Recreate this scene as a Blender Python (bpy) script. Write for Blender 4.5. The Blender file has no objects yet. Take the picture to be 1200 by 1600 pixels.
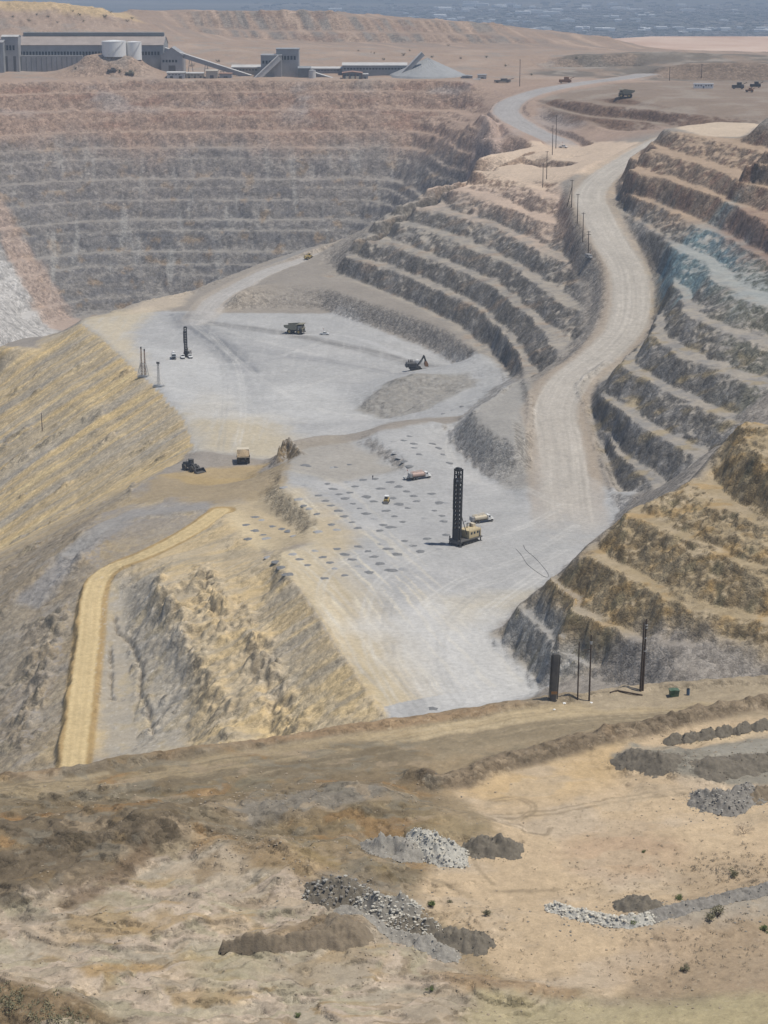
import bpy, bmesh, math, random
import numpy as np
from mathutils import Vector, Matrix
random.seed(7)
SC = bpy.context.scene
COL = SC.collection

# ------------------------------------------------------------------ camera
CAMZ = 221.0                      # lookout height above the drill bench
PITCH = math.radians(15.85)
F = 3100.0                        # focal length in photo pixels (1200 x 1600)
cd = bpy.data.cameras.new('camera'); cam = bpy.data.objects.new('camera', cd); COL.objects.link(cam)
cam.location = (0, 0, CAMZ); cam.rotation_euler = (math.pi/2 - PITCH, 0, 0)
cd.sensor_fit = 'VERTICAL'; cd.sensor_height = 24; cd.lens = 24*F/1600
cd.clip_start = 1; cd.clip_end = 200000
SC.camera = cam
_cp, _sp = math.cos(PITCH), math.sin(PITCH)

def ray(px, py):
    u = (px-600)/F; v = (py-800)/F
    return u, _cp - v*_sp, -_sp - v*_cp
def W(px, py, z):
    """world x, y of the survey point seen at photo pixel px, py, known to lie at height z"""
    a, b, c = ray(px, py); t = (z-CAMZ)/c
    return a*t, b*t
def WL(pts):
    return [W(*p)+(p[2],) for p in pts]

# ------------------------------------------------------------------ noise
def _hash(ix, iy, seed):
    h = (ix.astype(np.uint32)*np.uint32(374761393) + iy.astype(np.uint32)*np.uint32(668265263) + np.uint32(seed*974711 % 4294967291))
    h = (h ^ (h >> np.uint32(13)))*np.uint32(1274126177)
    return h ^ (h >> np.uint32(16))
_G = np.array([(math.cos(a), math.sin(a)) for a in np.arange(16)*math.pi/8], dtype=np.float32)
def perlin(x, y, seed=0):
    x = np.asarray(x, np.float32); y = np.asarray(y, np.float32)
    fx = np.floor(x); fy = np.floor(y)
    ix = fx.astype(np.int32); iy = fy.astype(np.int32)
    x = x-fx; y = y-fy
    u = x*x*x*(x*(x*6-15)+10); v = y*y*y*(y*(y*6-15)+10)
    def g(dx, dy):
        k = _hash(ix+dx, iy+dy, seed) & np.uint32(15)
        gr = _G[k]
        return gr[..., 0]*(x-dx) + gr[..., 1]*(y-dy)
    a = g(0, 0); b = g(1, 0); c = g(0, 1); d = g(1, 1)
    n = a + u*(b-a); m = c + u*(d-c)
    return (n + v*(m-n))*1.5
from concurrent.futures import ThreadPoolExecutor
_pool = ThreadPoolExecutor(4)
def _par(fn, x, y, *a):
    x, y = np.broadcast_arrays(np.asarray(x, np.float32), np.asarray(y, np.float32))
    if x.size < 150000: return fn(x, y, *a)
    xs = np.array_split(x, 12); ys = np.array_split(y, 12)
    return np.concatenate(list(_pool.map(lambda q: fn(q[0], q[1], *a), zip(xs, ys))))
def fbm(x, y, oct=4, seed=0, gain=.5): return _par(_fbm, x, y, oct, seed, gain)
def ridge(x, y, oct=3, seed=0): return _par(_ridge, x, y, oct, seed)
def _fbm(x, y, oct, seed, gain):
    s = 0; a = 1; t = 0
    for i in range(oct):
        s = s + a*perlin(x, y, seed+i*17); t += a; a *= gain
        x = x*2.03+11.3; y = y*2.03-7.7
    return s/t*1.35
def _ridge(x, y, oct, seed):
    s = 0; a = 1; t = 0
    for i in range(oct):
        s = s + a*(1-2*np.abs(perlin(x, y, seed+i*13))); t += a; a *= .5
        x = x*2.1+3.1; y = y*2.1+9.2
    return s/t
def sstep(a, b, x):
    t = np.clip((x-a)/(b-a), 0, 1); return t*t*(3-2*t)

# ------------------------------------------------------------------ survey lines -> relaxed base surface
LINES = []
def C(*pts): LINES.append(WL(pts))
def CW(*pts): LINES.append([tuple(map(float, p)) for p in pts])
def loop(pts, z):                      # a flat outline
    LINES.append(WL([(a, b, z) for a, b in pts+[pts[0]]]))
def con(z, *pts): LINES.append(WL([(a, b, z) for a, b in pts]))

# --- drill bench and lower floor
con(0, (600,1120), (560,1060), (520,1000), (475,930), (430,880), (440,862), (500,850), (540,870), (640,900), (730,930))
con(0, (600,1120), (700,1105), (850,1080), (800,1024), (767,990), (800,975))
con(0, (767,990), (830,930), (868,905), (900,870), (968,797))
con(0, (700,900), (760,850), (830,800), (763,752), (720,712), (697,682), (712,660))
con(0, (600,960), (640,1000), (680,1050))
con(0, (450,770), (500,800), (540,820), (600,830))
con(0, (430,752), (500,835), (520,845))
con(0, (447,688), (480,682), (510,678), (555,690), (590,712), (620,735), (560,740), (470,712), (440,728), (430,752))
con(0, (520,760), (560,790), (620,790))
con(4, (584,684), (600,692), (622,708), (640,726))
con(4, (584,682), (597,670), (614,660), (655,656), (700,660))
con(3, (660,690), (680,720)); con(1.5, (690,745), (660,752))
con(-6, (352,800), (380,808), (420,822), (470,840)); con(-6, (345,803), (370,830), (400,858))
con(-6.5, (405,785), (440,808), (478,832))
# lower floor
L = -12
con(L, (125,503), (150,520), (180,545), (210,575), (250,610), (290,655), (300,690))
con(L, (300,690), (340,712), (400,722), (424,716), (440,700))
con(L, (425,716), (470,706), (500,690), (540,682))
con(L, (125,497), (180,487), (260,487), (340,489), (400,484), (497,483), (533,496), (600,517), (667,543), (700,565), (727,578))
con(L, (300,560), (400,600), (500,600), (560,640), (600,655)); con(L, (400,540), (560,545), (640,575), (560,600))
con(L, (400,650), (500,660), (450,620)); con(-10, (640,640), (600,660)); con(-4, (690,640), (740,605)); con(-1, (712,652), (785,590))
con(L, (560,640), (580,652), (610,655))
# shovel muck heap
con(-1.5, (628,588), (655,583), (680,585)); con(-5.5, (710,592), (735,594)); con(-7.5, (585,622), (640,626), (700,618)); con(-5, (610,606), (660,606), (700,604))
# face above the lower floor
con(0, (372,455), (400,444), (450,443), (500,446), (520,452), (565,468), (610,482), (667,502), (707,522), (747,550), (772,574))
# far edge of the lower floor and the ramp behind
C((125,497,-12), (180,487,-12), (230,470,-11), (290,460,-9), (350,436,-5), (420,408,0), (480,391,4), (550,372,9))
C((340,487,-12), (372,458,-8), (420,433,-2), (470,420,1), (515,412,2))
C((520,420,1), (560,440,.8), (630,468,.6), (700,500,.4), (760,545,.2), (790,575,0), (800,600,1))
# --- nose benches (contours of the crests)
NOSE = {
 11: [(530,402),(560,407),(597,417),(633,430),(677,450),(710,463),(750,483),(777,512),(797,537),(815,570)],
 22: [(557,372),(600,380),(630,387),(653,400),(700,413),(733,430),(770,447),(800,475),(833,497),(853,520),(862,545)],
 32: [(590,343),(630,350),(680,363),(733,387),(767,400),(800,413),(847,450),(868,465),(884,478)],
 42: [(620,315),(653,323),(683,330),(737,343),(767,350),(800,367),(850,397),(872,405),(892,412)],
 52: [(667,287),(700,293),(733,300),(767,315),(800,326),(827,337),(850,345),(868,349)],
 62: [(727,263),(760,270),(800,281),(820,287),(838,300),(856,310)]}
for z, p in NOSE.items(): con(z, *p)
# back side of the nose, out of sight
for z, p in NOSE.items():
    x, y = W(*p[0], z)
    CW((x, y, z), (x+30, y+28, z), (x+85, y+52+(62-z)*1.1, z))
con(66, (742,244), (800,236), (850,240), (884,250)); con(66, (800,262), (884,262)); con(67, (760,240), (860,225), (890,228))
con(60, (800,268), (880,272))
# block between the nose and the floor
con(14, (736,645), (753,666), (777,680), (800,688), (826,697)); con(15, (740,641), (770,622), (800,602)); con(17, (815,590), (828,600))
con(14, (780,650), (820,640), (826,690)); con(0, (775,600), (745,628), (715,655)); con(3, (835,720), (836,760)); con(0, (834,790), (790,770))
# --- right wall (contours of the crests)
RIGHT = {
 10: [(950,703),(973,720),(1007,743),(1033,763)],
 22: [(952,576),(936,592),(923,610),(950,630),(980,653),(1007,670),(1050,693),(1100,717)],
 33: [(1013,520),(998,545),(970,567),(987,583),(1013,593),(1050,617),(1087,633),(1140,658)],
 44: [(1010,437),(1021,470),(1023,500),(1017,525),(1043,543),(1067,560),(1100,570),(1133,587),(1230,618)],
 54: [(992,383),(1006,405),(1017,427),(1040,440),(1067,457),(1070,487),(1087,500),(1130,517),(1167,532),(1230,548)],
 64: [(950,303),(970,325),(990,348),(1007,367),(1020,377),(1053,387),(1083,402),(1107,417),(1106,432),(1130,450),(1170,470),(1230,488)],
 73: [(941,292),(967,300),(1000,312),(1030,320),(1053,332),(1090,353),(1133,367),(1160,382),(1230,424)],
 86: [(970,263),(1000,272),(1033,278),(1060,288),(1120,307),(1167,333),(1230,362)],
 96: [(1000,234),(1033,238),(1083,253),(1117,263),(1150,278),(1230,305)],
 106: [(1035,200),(1060,206),(1095,213),(1148,226),(1200,240),(1240,250)]}
for z, p in RIGHT.items(): con(z, *p)
con(107, (1055,198), (1120,190), (1180,192)); con(107, (1150,215), (1185,200))
con(124, (1200,178), (1260,185)); con(118, (1165,222), (1230,226))
C((970,770,1), (940,700,5.5), (917,650,9.5), (913,615,14))
# --- yellow benches, near right
con(11, (802,955), (833,977), (867,1010), (910,1033), (943,1047), (973,1067), (1010,1085))
con(22, (868,972), (900,953), (933,977), (967,997), (1013,1017), (1060,1043), (1200,1064))
con(33, (908,868), (915,861), (950,883), (987,903), (1027,927), (1067,943), (1117,957), (1230,985))
con(44, (978,801), (1007,813), (1040,830), (1083,852), (1133,877), (1230,900))
C((980,799,45), (1040,768,49), (1098,744,53), (1122,705,58), (1150,660,66)); con(66, (1150,660), (1165,690), (1200,718), (1260,738)); con(68, (1160,660), (1260,665)); con(52, (1108,748), (1140,790), (1200,822), (1260,835))
C((800,955,10.5), (830,925,16), (872,905,23), (903,870,31)); C((905,868,32), (940,830,37), (978,802,44))
C((1010,800,45), (1060,785,48), (1100,765,50.5)); C((1050,780,40), (1075,750,38), (1100,720,36), (1125,690,36))
# --- dump slopes on the left
crest = WL([(300,690,-12), (290,655,-12), (250,610,-12), (210,575,-12), (180,545,-12), (150,520,-12), (125,503,-12), (60,500,-13)])
for h in (16, 36, 62, 92):
    CW(*[(x-h/.62, y-8+h*.1, z-h) for x, y, z in crest])
    x, y, z = crest[-1]
    E = WL([(125,497,-12), (230,470,-11), (350,436,-5), (450,400,2), (550,372,9)])
    CW((x-h/.62, y-8+h*.1, z-h), (x-h*1.25, y+h*.7, z-h), (x-h*.75, y+h*1.25+6, z-h), *[(a-h*.45, b+h*1.25+6, c-h) for a, b, c in E], (20-h*.2, 1535+h*1.25, 10-h), (70, 1570+h*1.1, 30-h))
CW((-330, 1380, -104), (-300, 1560, -104), (-120, 1690, -104), (-40, 1725, -100))
# yellow road, gully, outcrop ridges
YROAD = [(345,798,-7), (290,835,-12), (230,865,-17), (170,890,-22), (146,925,-26), (138,1000,-31), (128,1080,-35), (120,1150,-39), (112,1215,-43)]
C(*YROAD)
yl = WL(YROAD[3:])
for h in (14, 34, 60, 90): CW(*[(x-8-h/.64, y-4, z-2-h) for x, y, z in yl])
C((245,900,-15), (262,955,-18), (300,1010,-20), (325,1060,-21), (348,1120,-22), (352,1165,-22))
C((224,930,-23), (240,1000,-26), (272,1060,-29), (286,1110,-30.5), (300,1170,-31.5))
C((190,930,-27), (200,1000,-31.5), (205,1080,-35.5), (215,1170,-39)); C((160,950,-27.5), (165,1080,-36), (160,1190,-41))
C((335,815,-8), (290,850,-13), (265,890,-15)); C((360,850,-9), (330,900,-12), (310,960,-16)); C((430,900,-6), (400,960,-10), (390,1020,-14), (420,1090,-12))
C((405,1020,-13), (430,1075,-14), (455,1120,-14), (470,1160,-15)); C((395,1050,-19), (415,1100,-20), (440,1170,-20))
# gray path and loader terrace
C((335,790,-7), (260,797,-11), (190,810,-15), (140,835,-19), (70,885,-28), (0,950,-40))
con(L, (262,728), (310,740), (370,745), (420,728)); con(-11, (250,752), (320,760), (390,750)); C((392,752,-6), (430,738,-3), (455,725,-1))
con(-9, (260,775), (330,772)); C((200,770,-14), (240,742,-12), (300,715,-12)); C((100,850,-25), (160,800,-17)); con(-5, (405,785), (432,760))
# --- the big far wall: rings stepping down from the plant plateau
def farpath(off):
    cx, cy, R = -205.0, 1665.0, 330.0-off
    pts = [(cx-R, 1250.0), (cx-R, 1450.0)]
    for i in range(13):
        a = math.pi - i*math.pi/24
        pts.append((cx+R*math.cos(a), cy+R*math.sin(a)))
    for x in (-100, 0, 60): pts.append((x, cy+R))
    return pts
FARZ = [97-11.6*k for k in range(17)]
for z in FARZ:
    p = farpath(1.34*(97-z))
    y_ = p[-1][1]
    if z > 63: p = p[:-1]+[(40, y_), (66, y_-6), (84, y_-22)]
    else:
        xs = 40-(62-z)*.8; p = [q for q in p if q[0] < xs-8]
        p += [(xs, min(y_, p[-1][1]+30) if p[-1][0] < -210 else y_), (xs+13, y_-24), (xs+24, y_-24-(y_-24-1750)*.5), (xs+32, 1745)] if y_ > 1785 else [(xs, y_), (xs+14, y_-20), (xs+24, 1735)]
    CW(*[(x, y, z) for x, y in p])
CW((100, 1690, 66), (98, 1790, 70), (92, 1850, 74)); 
# --- plateau with the plant
CW((-770, 1400, 98), (-700, 1800, 98), (-560, 2010, 98), (-200, 2015, 97.3), (0, 2015, 97), (90, 2000, 97)); CW((-560, 2045, 100), (-420, 2050, 100)); CW((-200, 2050, 97.5), (0, 2060, 97.5), (110, 2050, 98))
CW((-300, 2036, 119.5), (-252, 2036, 119.5)); CW((-300, 2060, 119.5), (-250, 2060, 119.5)); CW((-372, 2004, 98), (-225, 2004, 98)); CW((-400, 2074, 100), (-215, 2074, 99)); CW((-222, 2020,99),(-214, 2045, 99))
CW((-780, 2120, 103), (-300, 2125, 102), (150, 2135, 102), (300, 2120, 103), (700, 2100, 105))
con(97, (770,140)); con(82, (752,172), (768,186)); C((775,182,79.5), (800,206,73.5), (835,224,69), (875,238,66)); con(70, (745,212), (770,215))
# upper right
UROAD = [(892,236,64), (870,220,67), (835,206,70), (803,187,76), (790,172,81), (806,156,87), (850,141,93), (910,130,97), (975,122,100), (1010,116,101)]
C(*UROAD)
con(74, (850,190), (900,203), (950,210)); con(83, (845,170), (917,183), (1007,190), (1030,194)); con(92, (867,153), (933,163), (1033,173), (1127,183), (1160,186))
con(98, (960,150), (1050,152), (1150,160), (1230,165)); con(98, (1000,138), (1100,140), (1200,143))


# dumps behind the plant
def CD(d, *pts):
    out = []
    for px, py in pts:
        a, b, c = ray(px, py); t = d/b
        out.append((a*t, d, CAMZ+c*t))
    LINES.append(out)
CD(2205, (862,91), (890,86), (960,83), (1040,80), (1100,82)); CD(2172, (836,113), (870,116), (940,117), (990,112)); CD(2230, (1100,85), (1200,86))
CD(2085, (1008,117), (1030,105), (1080,98), (1200,97)); CD(2052, (990,124), (1040,127), (1200,128)); CD(2120, (1080,97), (1200,96.5)); CD(2150, (1040,98), (1200,94))
CD(2420, (-260,-10), (0,1), (90,5), (160,12)); CD(2400, (180,26), (205,40))
CD(2480, (-200,20), (100,16), (200,20))
CD(2320, (-260,55), (0,52), (170,56), (280,62), (300,66)); CD(2230, (-200,66), (0,64), (250,72), (300,80), (520,84), (700,86), (830,88))
CD(2600, (200,14), (280,19), (400,17), (520,17), (532,27), (700,33), (780,37), (795,48), (950,57)); CD(2590, (965,64), (1010,76), (1100,80), (1200,80))
CD(2566, (300,42), (400,46), (520,48), (640,50), (780,53), (900,62)); CD(2545, (300,45), (400,49), (520,51), (640,53), (780,56), (900,64))
CD(2522, (300,57), (400,62), (520,66), (780,68), (930,70), (1000,77))
CW((-780, 2850, 60), (0, 2850, 60), (800, 2850, 50)); CW((-800, 2990, -150), (0, 2990, -150), (800, 2990, -150))
CD(2680, (200,15), (520,18.5), (780,38.5), (950,59))
# --- rim ground in front (lookout side), z about 76
RIMZ = 76.0
RIM = [(-330,1290), (-100,1232), (0,1214), (100,1203), (200,1188), (330,1166), (470,1146), (600,1130), (700,1116), (800,1100), (850,1092), (930,1082), (960,1074), (1000,1068), (1080,1066), (1200,1062), (1400,1052), (1600,1040)]
con(RIMZ, *RIM)
rim = WL([(a, b, RIMZ) for a, b in RIM])
for h, o in ((18, 17), (45, 44), (72, 74)):
    CW(*[(x, y+o, RIMZ-h) for x, y, z in rim])
CW(*[(x, y+96, -1.0 if x > -10 else -1+(x+10)*.62) for x, y, z in rim])
con(RIMZ, (-400,1360), (0,1275), (400,1215), (800,1160), (1000,1140), (1600,1085))
con(75.2, (700,1240), (900,1200), (1100,1150), (1500,1120)); con(75, (720,1260), (1000,1290), (1500,1280)); con(75, (760,1420), (1000,1400), (1500,1380)); con(75, (700,1540), (1000,1540), (1500,1500))
con(77, (-300,1700), (300,1680), (900,1680), (1600,1650)); con(76.5, (0,1480), (300,1450), (420,1540)); CW((-500, 120, 90), (0, 150, 84), (500, 120, 90))
con(78.2, (-100,1345), (0,1325), (120,1305), (220,1298), (270,1315)); con(76.4, (-100,1420), (0,1410), (100,1385), (230,1345), (300,1340)); con(76, (0,1275), (300,1280))
con(77.2, (350,1285), (470,1258), (600,1240)); con(76.2, (360,1310), (500,1300), (620,1275))
con(77.6, (0,1585), (60,1605)); con(77, (480,1470), (540,1462)); con(76.5, (550,1370), (500,1330), (400,1330))
con(78, (380,1350), (430,1365), (450,1385))

# relax on successively finer grids
GX0, GX1, GY0, GY1 = -840.0, 840.0, 110.0, 3010.0
LS = []
for l in LINES:
    for (x0,y0,z0), (x1,y1,z1) in zip(l[:-1], l[1:]):
        n = max(2, int(math.hypot(x1-x0, y1-y0)/1.0))
        t = np.linspace(0, 1, n)
        LS.append(np.stack([x0+(x1-x0)*t, y0+(y1-y0)*t, z0+(z1-z0)*t], 1))
LS = np.concatenate(LS).astype(np.float64)
def relax():
    Z = None
    for step, its in ((48,400), (24,300), (12,220), (6,160), (3,110)):
        nx = int((GX1-GX0)/step)+1; ny = int((GY1-GY0)/step)+1
        ix = np.rint((LS[:,0]-GX0)/step).astype(int); iy = np.rint((LS[:,1]-GY0)/step).astype(int)
        ok = (ix >= 0)&(ix < nx)&(iy >= 0)&(iy < ny)
        k = iy[ok]*nx+ix[ok]
        cnt = np.bincount(k, minlength=nx*ny); s = np.bincount(k, LS[ok,2], minlength=nx*ny)
        fix = (cnt > 0).reshape(ny, nx); val = (s/np.maximum(cnt,1)).reshape(ny, nx).astype(np.float32)
        if Z is None: Z = np.full((ny, nx), float(val[fix].mean()), np.float32)
        else: Z = sample(Z, pstep, GX0+np.arange(nx)*step + np.zeros((ny,1)), GY0+(np.arange(ny)*step)[:,None] + np.zeros((1,nx)))
        Z = np.where(fix, val, Z).astype(np.float32)
        free = ~fix
        par = (np.add.outer(np.arange(ny), np.arange(nx)) & 1) == 0
        w = 1.85 if step > 20 else 1.7
        for i in range(its):
            for m in (par, ~par):
                P = np.pad(Z, 1, mode='edge')
                A = .25*(P[:-2,1:-1]+P[2:,1:-1]+P[1:-1,:-2]+P[1:-1,2:])
                mm = m & free
                Z[mm] += w*(A[mm]-Z[mm])
        pstep = step
    for i in range(2):
        P = np.pad(Z, 1, mode='edge')
        Z = .5*Z + .125*(P[:-2,1:-1]+P[2:,1:-1]+P[1:-1,:-2]+P[1:-1,2:])
    return Z, pstep
def sample(Z, step, X, Y):
    gx = np.clip((X-GX0)/step, 0, Z.shape[1]-1.001); gy = np.clip((Y-GY0)/step, 0, Z.shape[0]-1.001)
    i = gx.astype(np.int32); j = gy.astype(np.int32); u = (gx-i).astype(np.float32); v = (gy-j).astype(np.float32)
    return ((Z[j,i]*(1-u)+Z[j,i+1]*u)*(1-v) + (Z[j+1,i]*(1-u)+Z[j+1,i+1]*u)*v).astype(np.float32)
BASE, BSTEP = relax()

# ------------------------------------------------------------------ working grid (finer towards the lookout)
NC, KY = 780, .00132
rows = [205.0]
while rows[-1] < 2995: rows.append(rows[-1]*(1+KY)+.02)
ROWS = np.array(rows, np.float32); NR = len(ROWS)
HW = ROWS*.247+54
U = np.linspace(-1, 1, NC).astype(np.float32)
X = HW[:,None]*U[None,:]; Y = np.repeat(ROWS[:,None], NC, 1)

def polyd(pts, margin=60.0):
    """distance, interpolated height, length along and side for nodes near a polyline"""
    P = np.array(pts, np.float32)
    m = (X > P[:,0].min()-margin)&(X < P[:,0].max()+margin)&(Y > P[:,1].min()-margin)&(Y < P[:,1].max()+margin)
    x = X[m]; y = Y[m]
    D = np.full(x.shape, 1e6, np.float32); Z = np.zeros_like(D); S = np.zeros_like(D); SD = np.zeros_like(D); s0 = 0.0
    for (x0,y0,z0), (x1,y1,z1) in zip(pts[:-1], pts[1:]):
        L_ = math.hypot(x1-x0, y1-y0); ux, uy = (x1-x0)/L_, (y1-y0)/L_
        t = np.clip((x-x0)*ux+(y-y0)*uy, 0, L_); dx = x-x0-ux*t; dy = y-y0-uy*t
        d = np.hypot(dx, dy); b = d < D
        D[b] = d[b]; Z[b] = (z0+(z1-z0)*t/L_)[b]; S[b] = (s0+t)[b]; SD[b] = (ux*(y-y0)-uy*(x-x0))[b]
        s0 += L_
    return m, D, Z, S, np.sign(SD)
def spline(pts, n=6):
    """smooth a survey polyline (Catmull-Rom)"""
    P = [np.array(p, float) for p in pts]; P = [2*P[0]-P[1]]+P+[2*P[-1]-P[-2]]; out = []
    for i in range(1, len(P)-2):
        a, b, c, d = P[i-1:i+3]
        for k in range(n):
            t = k/n
            out.append(tuple(.5*((2*b)+(c-a)*t+(2*a-5*b+4*c-d)*t*t+(3*b-3*c+d-a)*t**3)))
    out.append(tuple(P[-2])); return out
def sdpoly(pts, margin=40.0, wob=0.0, wl=20.0, seed=5):
    """signed distance (inside > 0) to a ground polygon, its edge made ragged by noise"""
    P = np.array([p[:2] for p in pts], np.float32)
    out = np.full(X.shape, -1e3, np.float32)
    m = (X > P[:,0].min()-margin)&(X < P[:,0].max()+margin)&(Y > P[:,1].min()-margin)&(Y < P[:,1].max()+margin)
    x = X[m]; y = Y[m]; D = np.full(x.shape, 1e6, np.float32); ins = np.zeros(x.shape, bool)
    n = len(P)
    for i in range(n):
        x0, y0 = P[i]; x1, y1 = P[(i+1) % n]
        L2 = max(1e-6, (x1-x0)**2+(y1-y0)**2)
        t = np.clip(((x-x0)*(x1-x0)+(y-y0)*(y1-y0))/L2, 0, 1)
        D = np.minimum(D, np.hypot(x-x0-t*(x1-x0), y-y0-t*(y1-y0)))
        c = ((y0 > y) != (y1 > y))
        if y1 != y0: ins ^= c & (x < (x1-x0)*(y-y0)/(y1-y0)+x0)
    s = np.where(ins, D, -D)
    if wob: s = s + wob*fbm(x/wl, y/wl, 4, seed)
    out[m] = s; return out
def region(pts, z=None, **k):
    return sdpoly(WL([p if len(p) == 3 else (p[0], p[1], z) for p in pts]), **k)
# ------------------------------------------------------------------ benches, roads, roughness
Z = sample(BASE, BSTEP, X, Y)
wobble = 2.0*fbm(X/26, Y/26, 4, 3) + 1.0*fbm(X/7, Y/7, 3, 4)
def terrace(Z, mask, levels, lo=.36, wob=1.0, rise=.10):
    """turn the smooth wall into level berms and steep faces (levels = crest heights)"""
    m = mask > .002
    z = Z[m] + wob*wobble[m]; lv = np.array(levels, np.float32)
    k = np.clip(np.searchsorted(lv, z, side='right')-1, 0, len(lv)-2)
    a = lv[k]; h = lv[k+1]-a; t = (z-a)/h
    l0 = lo + .10*fbm(X[m]/24, Y[m]/24, 3, 8)
    tt = np.clip(.32+.55*fbm(X[m]/17, Y[m]/17, 3, 9), .02, .75)        # how far broken rock has piled up on the berm
    l1 = l0 + (1-l0)*(.12+.35*tt)
    f = np.where(t < l0, .04*t/l0, np.where(t < l1, .04+(tt*.75-.04)*(t-l0)/(l1-l0), tt*.75+(1-tt*.75)*(t-l1)/(1-l1)))
    zt = a + h*np.clip(f, 0, 1.0)
    zt = np.where((z < lv[0])|(z > lv[-1]), Z[m], zt)
    out = Z.copy(); out[m] = Z[m]*(1-mask[m]) + zt*mask[m]; return out

def mk(sd, w): return sstep(-w, w, sd)
R_nose = region([(497,425,4), (640,300,45), (700,255,62), (727,250,67), (868,285,67), (885,318,62), (905,420,46), (912,498,34), (866,555,22), (822,590,12), (790,575,3), (700,500,2), (620,462,2), (540,428,3)])
M_nose = mk(R_nose, 5)
R_right = region([(1030,192,110), (985,236,84), (958,262,74), (935,300,70), (985,400,50), (1008,440,46), (1016,520,36), (970,550,26), (918,600,18), (925,660,10), (975,770,3), (1040,770,10), (1125,715,30), (1155,650,34), (1260,640,34), (1300,420,76), (1290,240,110), (1160,205,112)])
M_right = mk(R_right, 5)
M_near = mk(region([(765,985,1), (800,950,10), (870,900,22), (903,860,33), (973,797,44), (1040,764,49), (1098,740,53), (1122,702,58), (1148,654,66), (1300,700,67), (1300,1080,20), (1000,1090,5), (850,1085,0), (795,1022,0)]), 4)
far_poly = [(x, y) for x, y in farpath(-6)][3:] + [(88, 1960), (92,1880), (86,1800), (80,1690), (60,1660), (-150,1640), (-330,1640)]
M_far = mk(sdpoly(far_poly, margin=30), 9)
BRK = sstep(-.55, .1, fbm(X/55, Y/90, 3, 12)+.4*fbm(X/16, Y/30, 3, 13))
M_up = mk(region([(838,188,70), (846,165,84), (866,148,94), (960,150,98), (1130,170,98), (1240,180,98), (1200,192,96), (1040,200,84), (950,214,70), (905,212,66)]), 6)

BR2 = sstep(-.5, .05, fbm(X/30, Y/45, 3, 14)+.4*fbm(X/11, Y/14, 3, 15))
Z = terrace(Z, M_nose*(.72+.28*BR2), [-1, 11, 22, 32, 42, 52, 62, 68], lo=.38, wob=.6)
Z = terrace(Z, M_right*(.75+.25*BR2), [0, 10, 22, 33, 44, 54, 64, 73, 86, 96, 106, 118], lo=.37, wob=.65)
Z = terrace(Z, M_near*(.6+.4*BR2), [0, 11, 22, 33, 44, 51, 66.5], lo=.30, wob=1.3)
Z = terrace(Z, M_far*(.25+.7*BRK), sorted(z+3.0*math.sin(i*2.4)+1.5*math.sin(i*5.1) for i, z in enumerate(FARZ)), lo=.30, wob=1.2, rise=.10)
Z = terrace(Z, M_up, [66, 74, 83, 92, 98.5], lo=.45, wob=.4)

gy, gx = np.gradient(Z, axis=0), np.gradient(Z, axis=1)
dY = np.gradient(ROWS)[:,None]; dX = (HW*2/(NC-1))[:,None]
slope = np.hypot(gy/dY, gx/dX)
steep = sstep(.45, .95, slope); sloped = sstep(.12, .4, slope)
far = sstep(900, 1500, Y)

# rock faces: ribs, blocks and chutes (functions of plan position only, so they run down the faces)
fl = ridge(X/11, Y/11, 3, 21)*1.1 + fbm(X/4.2, Y/4.2, 3, 22)*.9 + far*ridge(X/24, Y/24, 2, 23)*1.4
rock_w = np.clip(M_nose+M_right+M_near+M_far+M_up, 0, 1)
Z += fl*steep*rock_w*np.where(Y > 1620, .6, .8)
Z += sloped*(1-steep*.5)*rock_w*(.3*fbm(X/3.1, Y/3.1, 3, 24)+.35*fbm(X/9, Y/9, 3, 25))
# left dump slopes: fine runnels straight down the slope (dip is towards -x), lumps and outcrops
LEFT = mk(sdpoly([(x+2, y) for x, y, z in crest]+[(-180,1300), (-700,1330), (-700,430), (-60,430), (0,555)]+[p[:2] for p in WL([(602,1122,0), (560,1060,0), (520,1000,0), (475,930,0), (430,882,0), (400,858,-5), (345,803,-7), (262,728,-12)])], margin=20), 2)
dumpw = sstep(.25, .5, slope)*(1-rock_w)*sstep(1500, 1330, Y)*sstep(470, 520, Y)*LEFT
run = fbm(X/60, (Y-.12*X)/5.0, 4, 31)
Z += dumpw*(run*.10 + fbm(X/28, Y/28, 3, 32)*.42 + sstep(900, 840, Y)*(.3*ridge(X/7, Y/7, 3, 38)) + (.12+.16*sstep(900, 840, Y))*fbm(X/2.6, Y/2.6, 2, 33))
outc = sstep(.30, .5, fbm(X/30, Y/20, 4, 34))*dumpw*sstep(-60, -85, X+.12*(Y-700))
Z += outc*(1.2+1.6*fbm(X/6, Y/6, 3, 35))
M_nr = mk(region([(765,985,1), (800,948,11), (870,898,23), (905,855,35), (975,793,44), (1040,764,49), (1098,740,53), (1122,702,58), (1148,652,66), (1300,640,68), (1300,1090,20), (1000,1100,0), (850,1090,0), (795,1022,0)], wob=3, wl=9), 5)
Z += M_nr*sloped*(1.0*fbm(X/12, Y/12, 4, 26)+.6*ridge(X/6, Y/6, 3, 27)+.25*fbm(X/2, Y/2, 2, 28))
Z += sloped*(1-rock_w)*(1-LEFT)*sstep(1900, 1500, Y)*sstep(480, 560, Y)*(.45*fbm(X/8, Y/8, 4, 29))
HM = mk(region([(555,642,-12), (625,588,-4), (730,590,-5), (745,600,-4), (660,640,-6), (610,655,-11)], wob=3, wl=8), 4)
Z += HM*(1.0*fbm(X/9, Y/9, 4, 39)+.5*ridge(X/5, Y/5, 2, 40))
ROCKY = np.zeros_like(Z)
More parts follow.
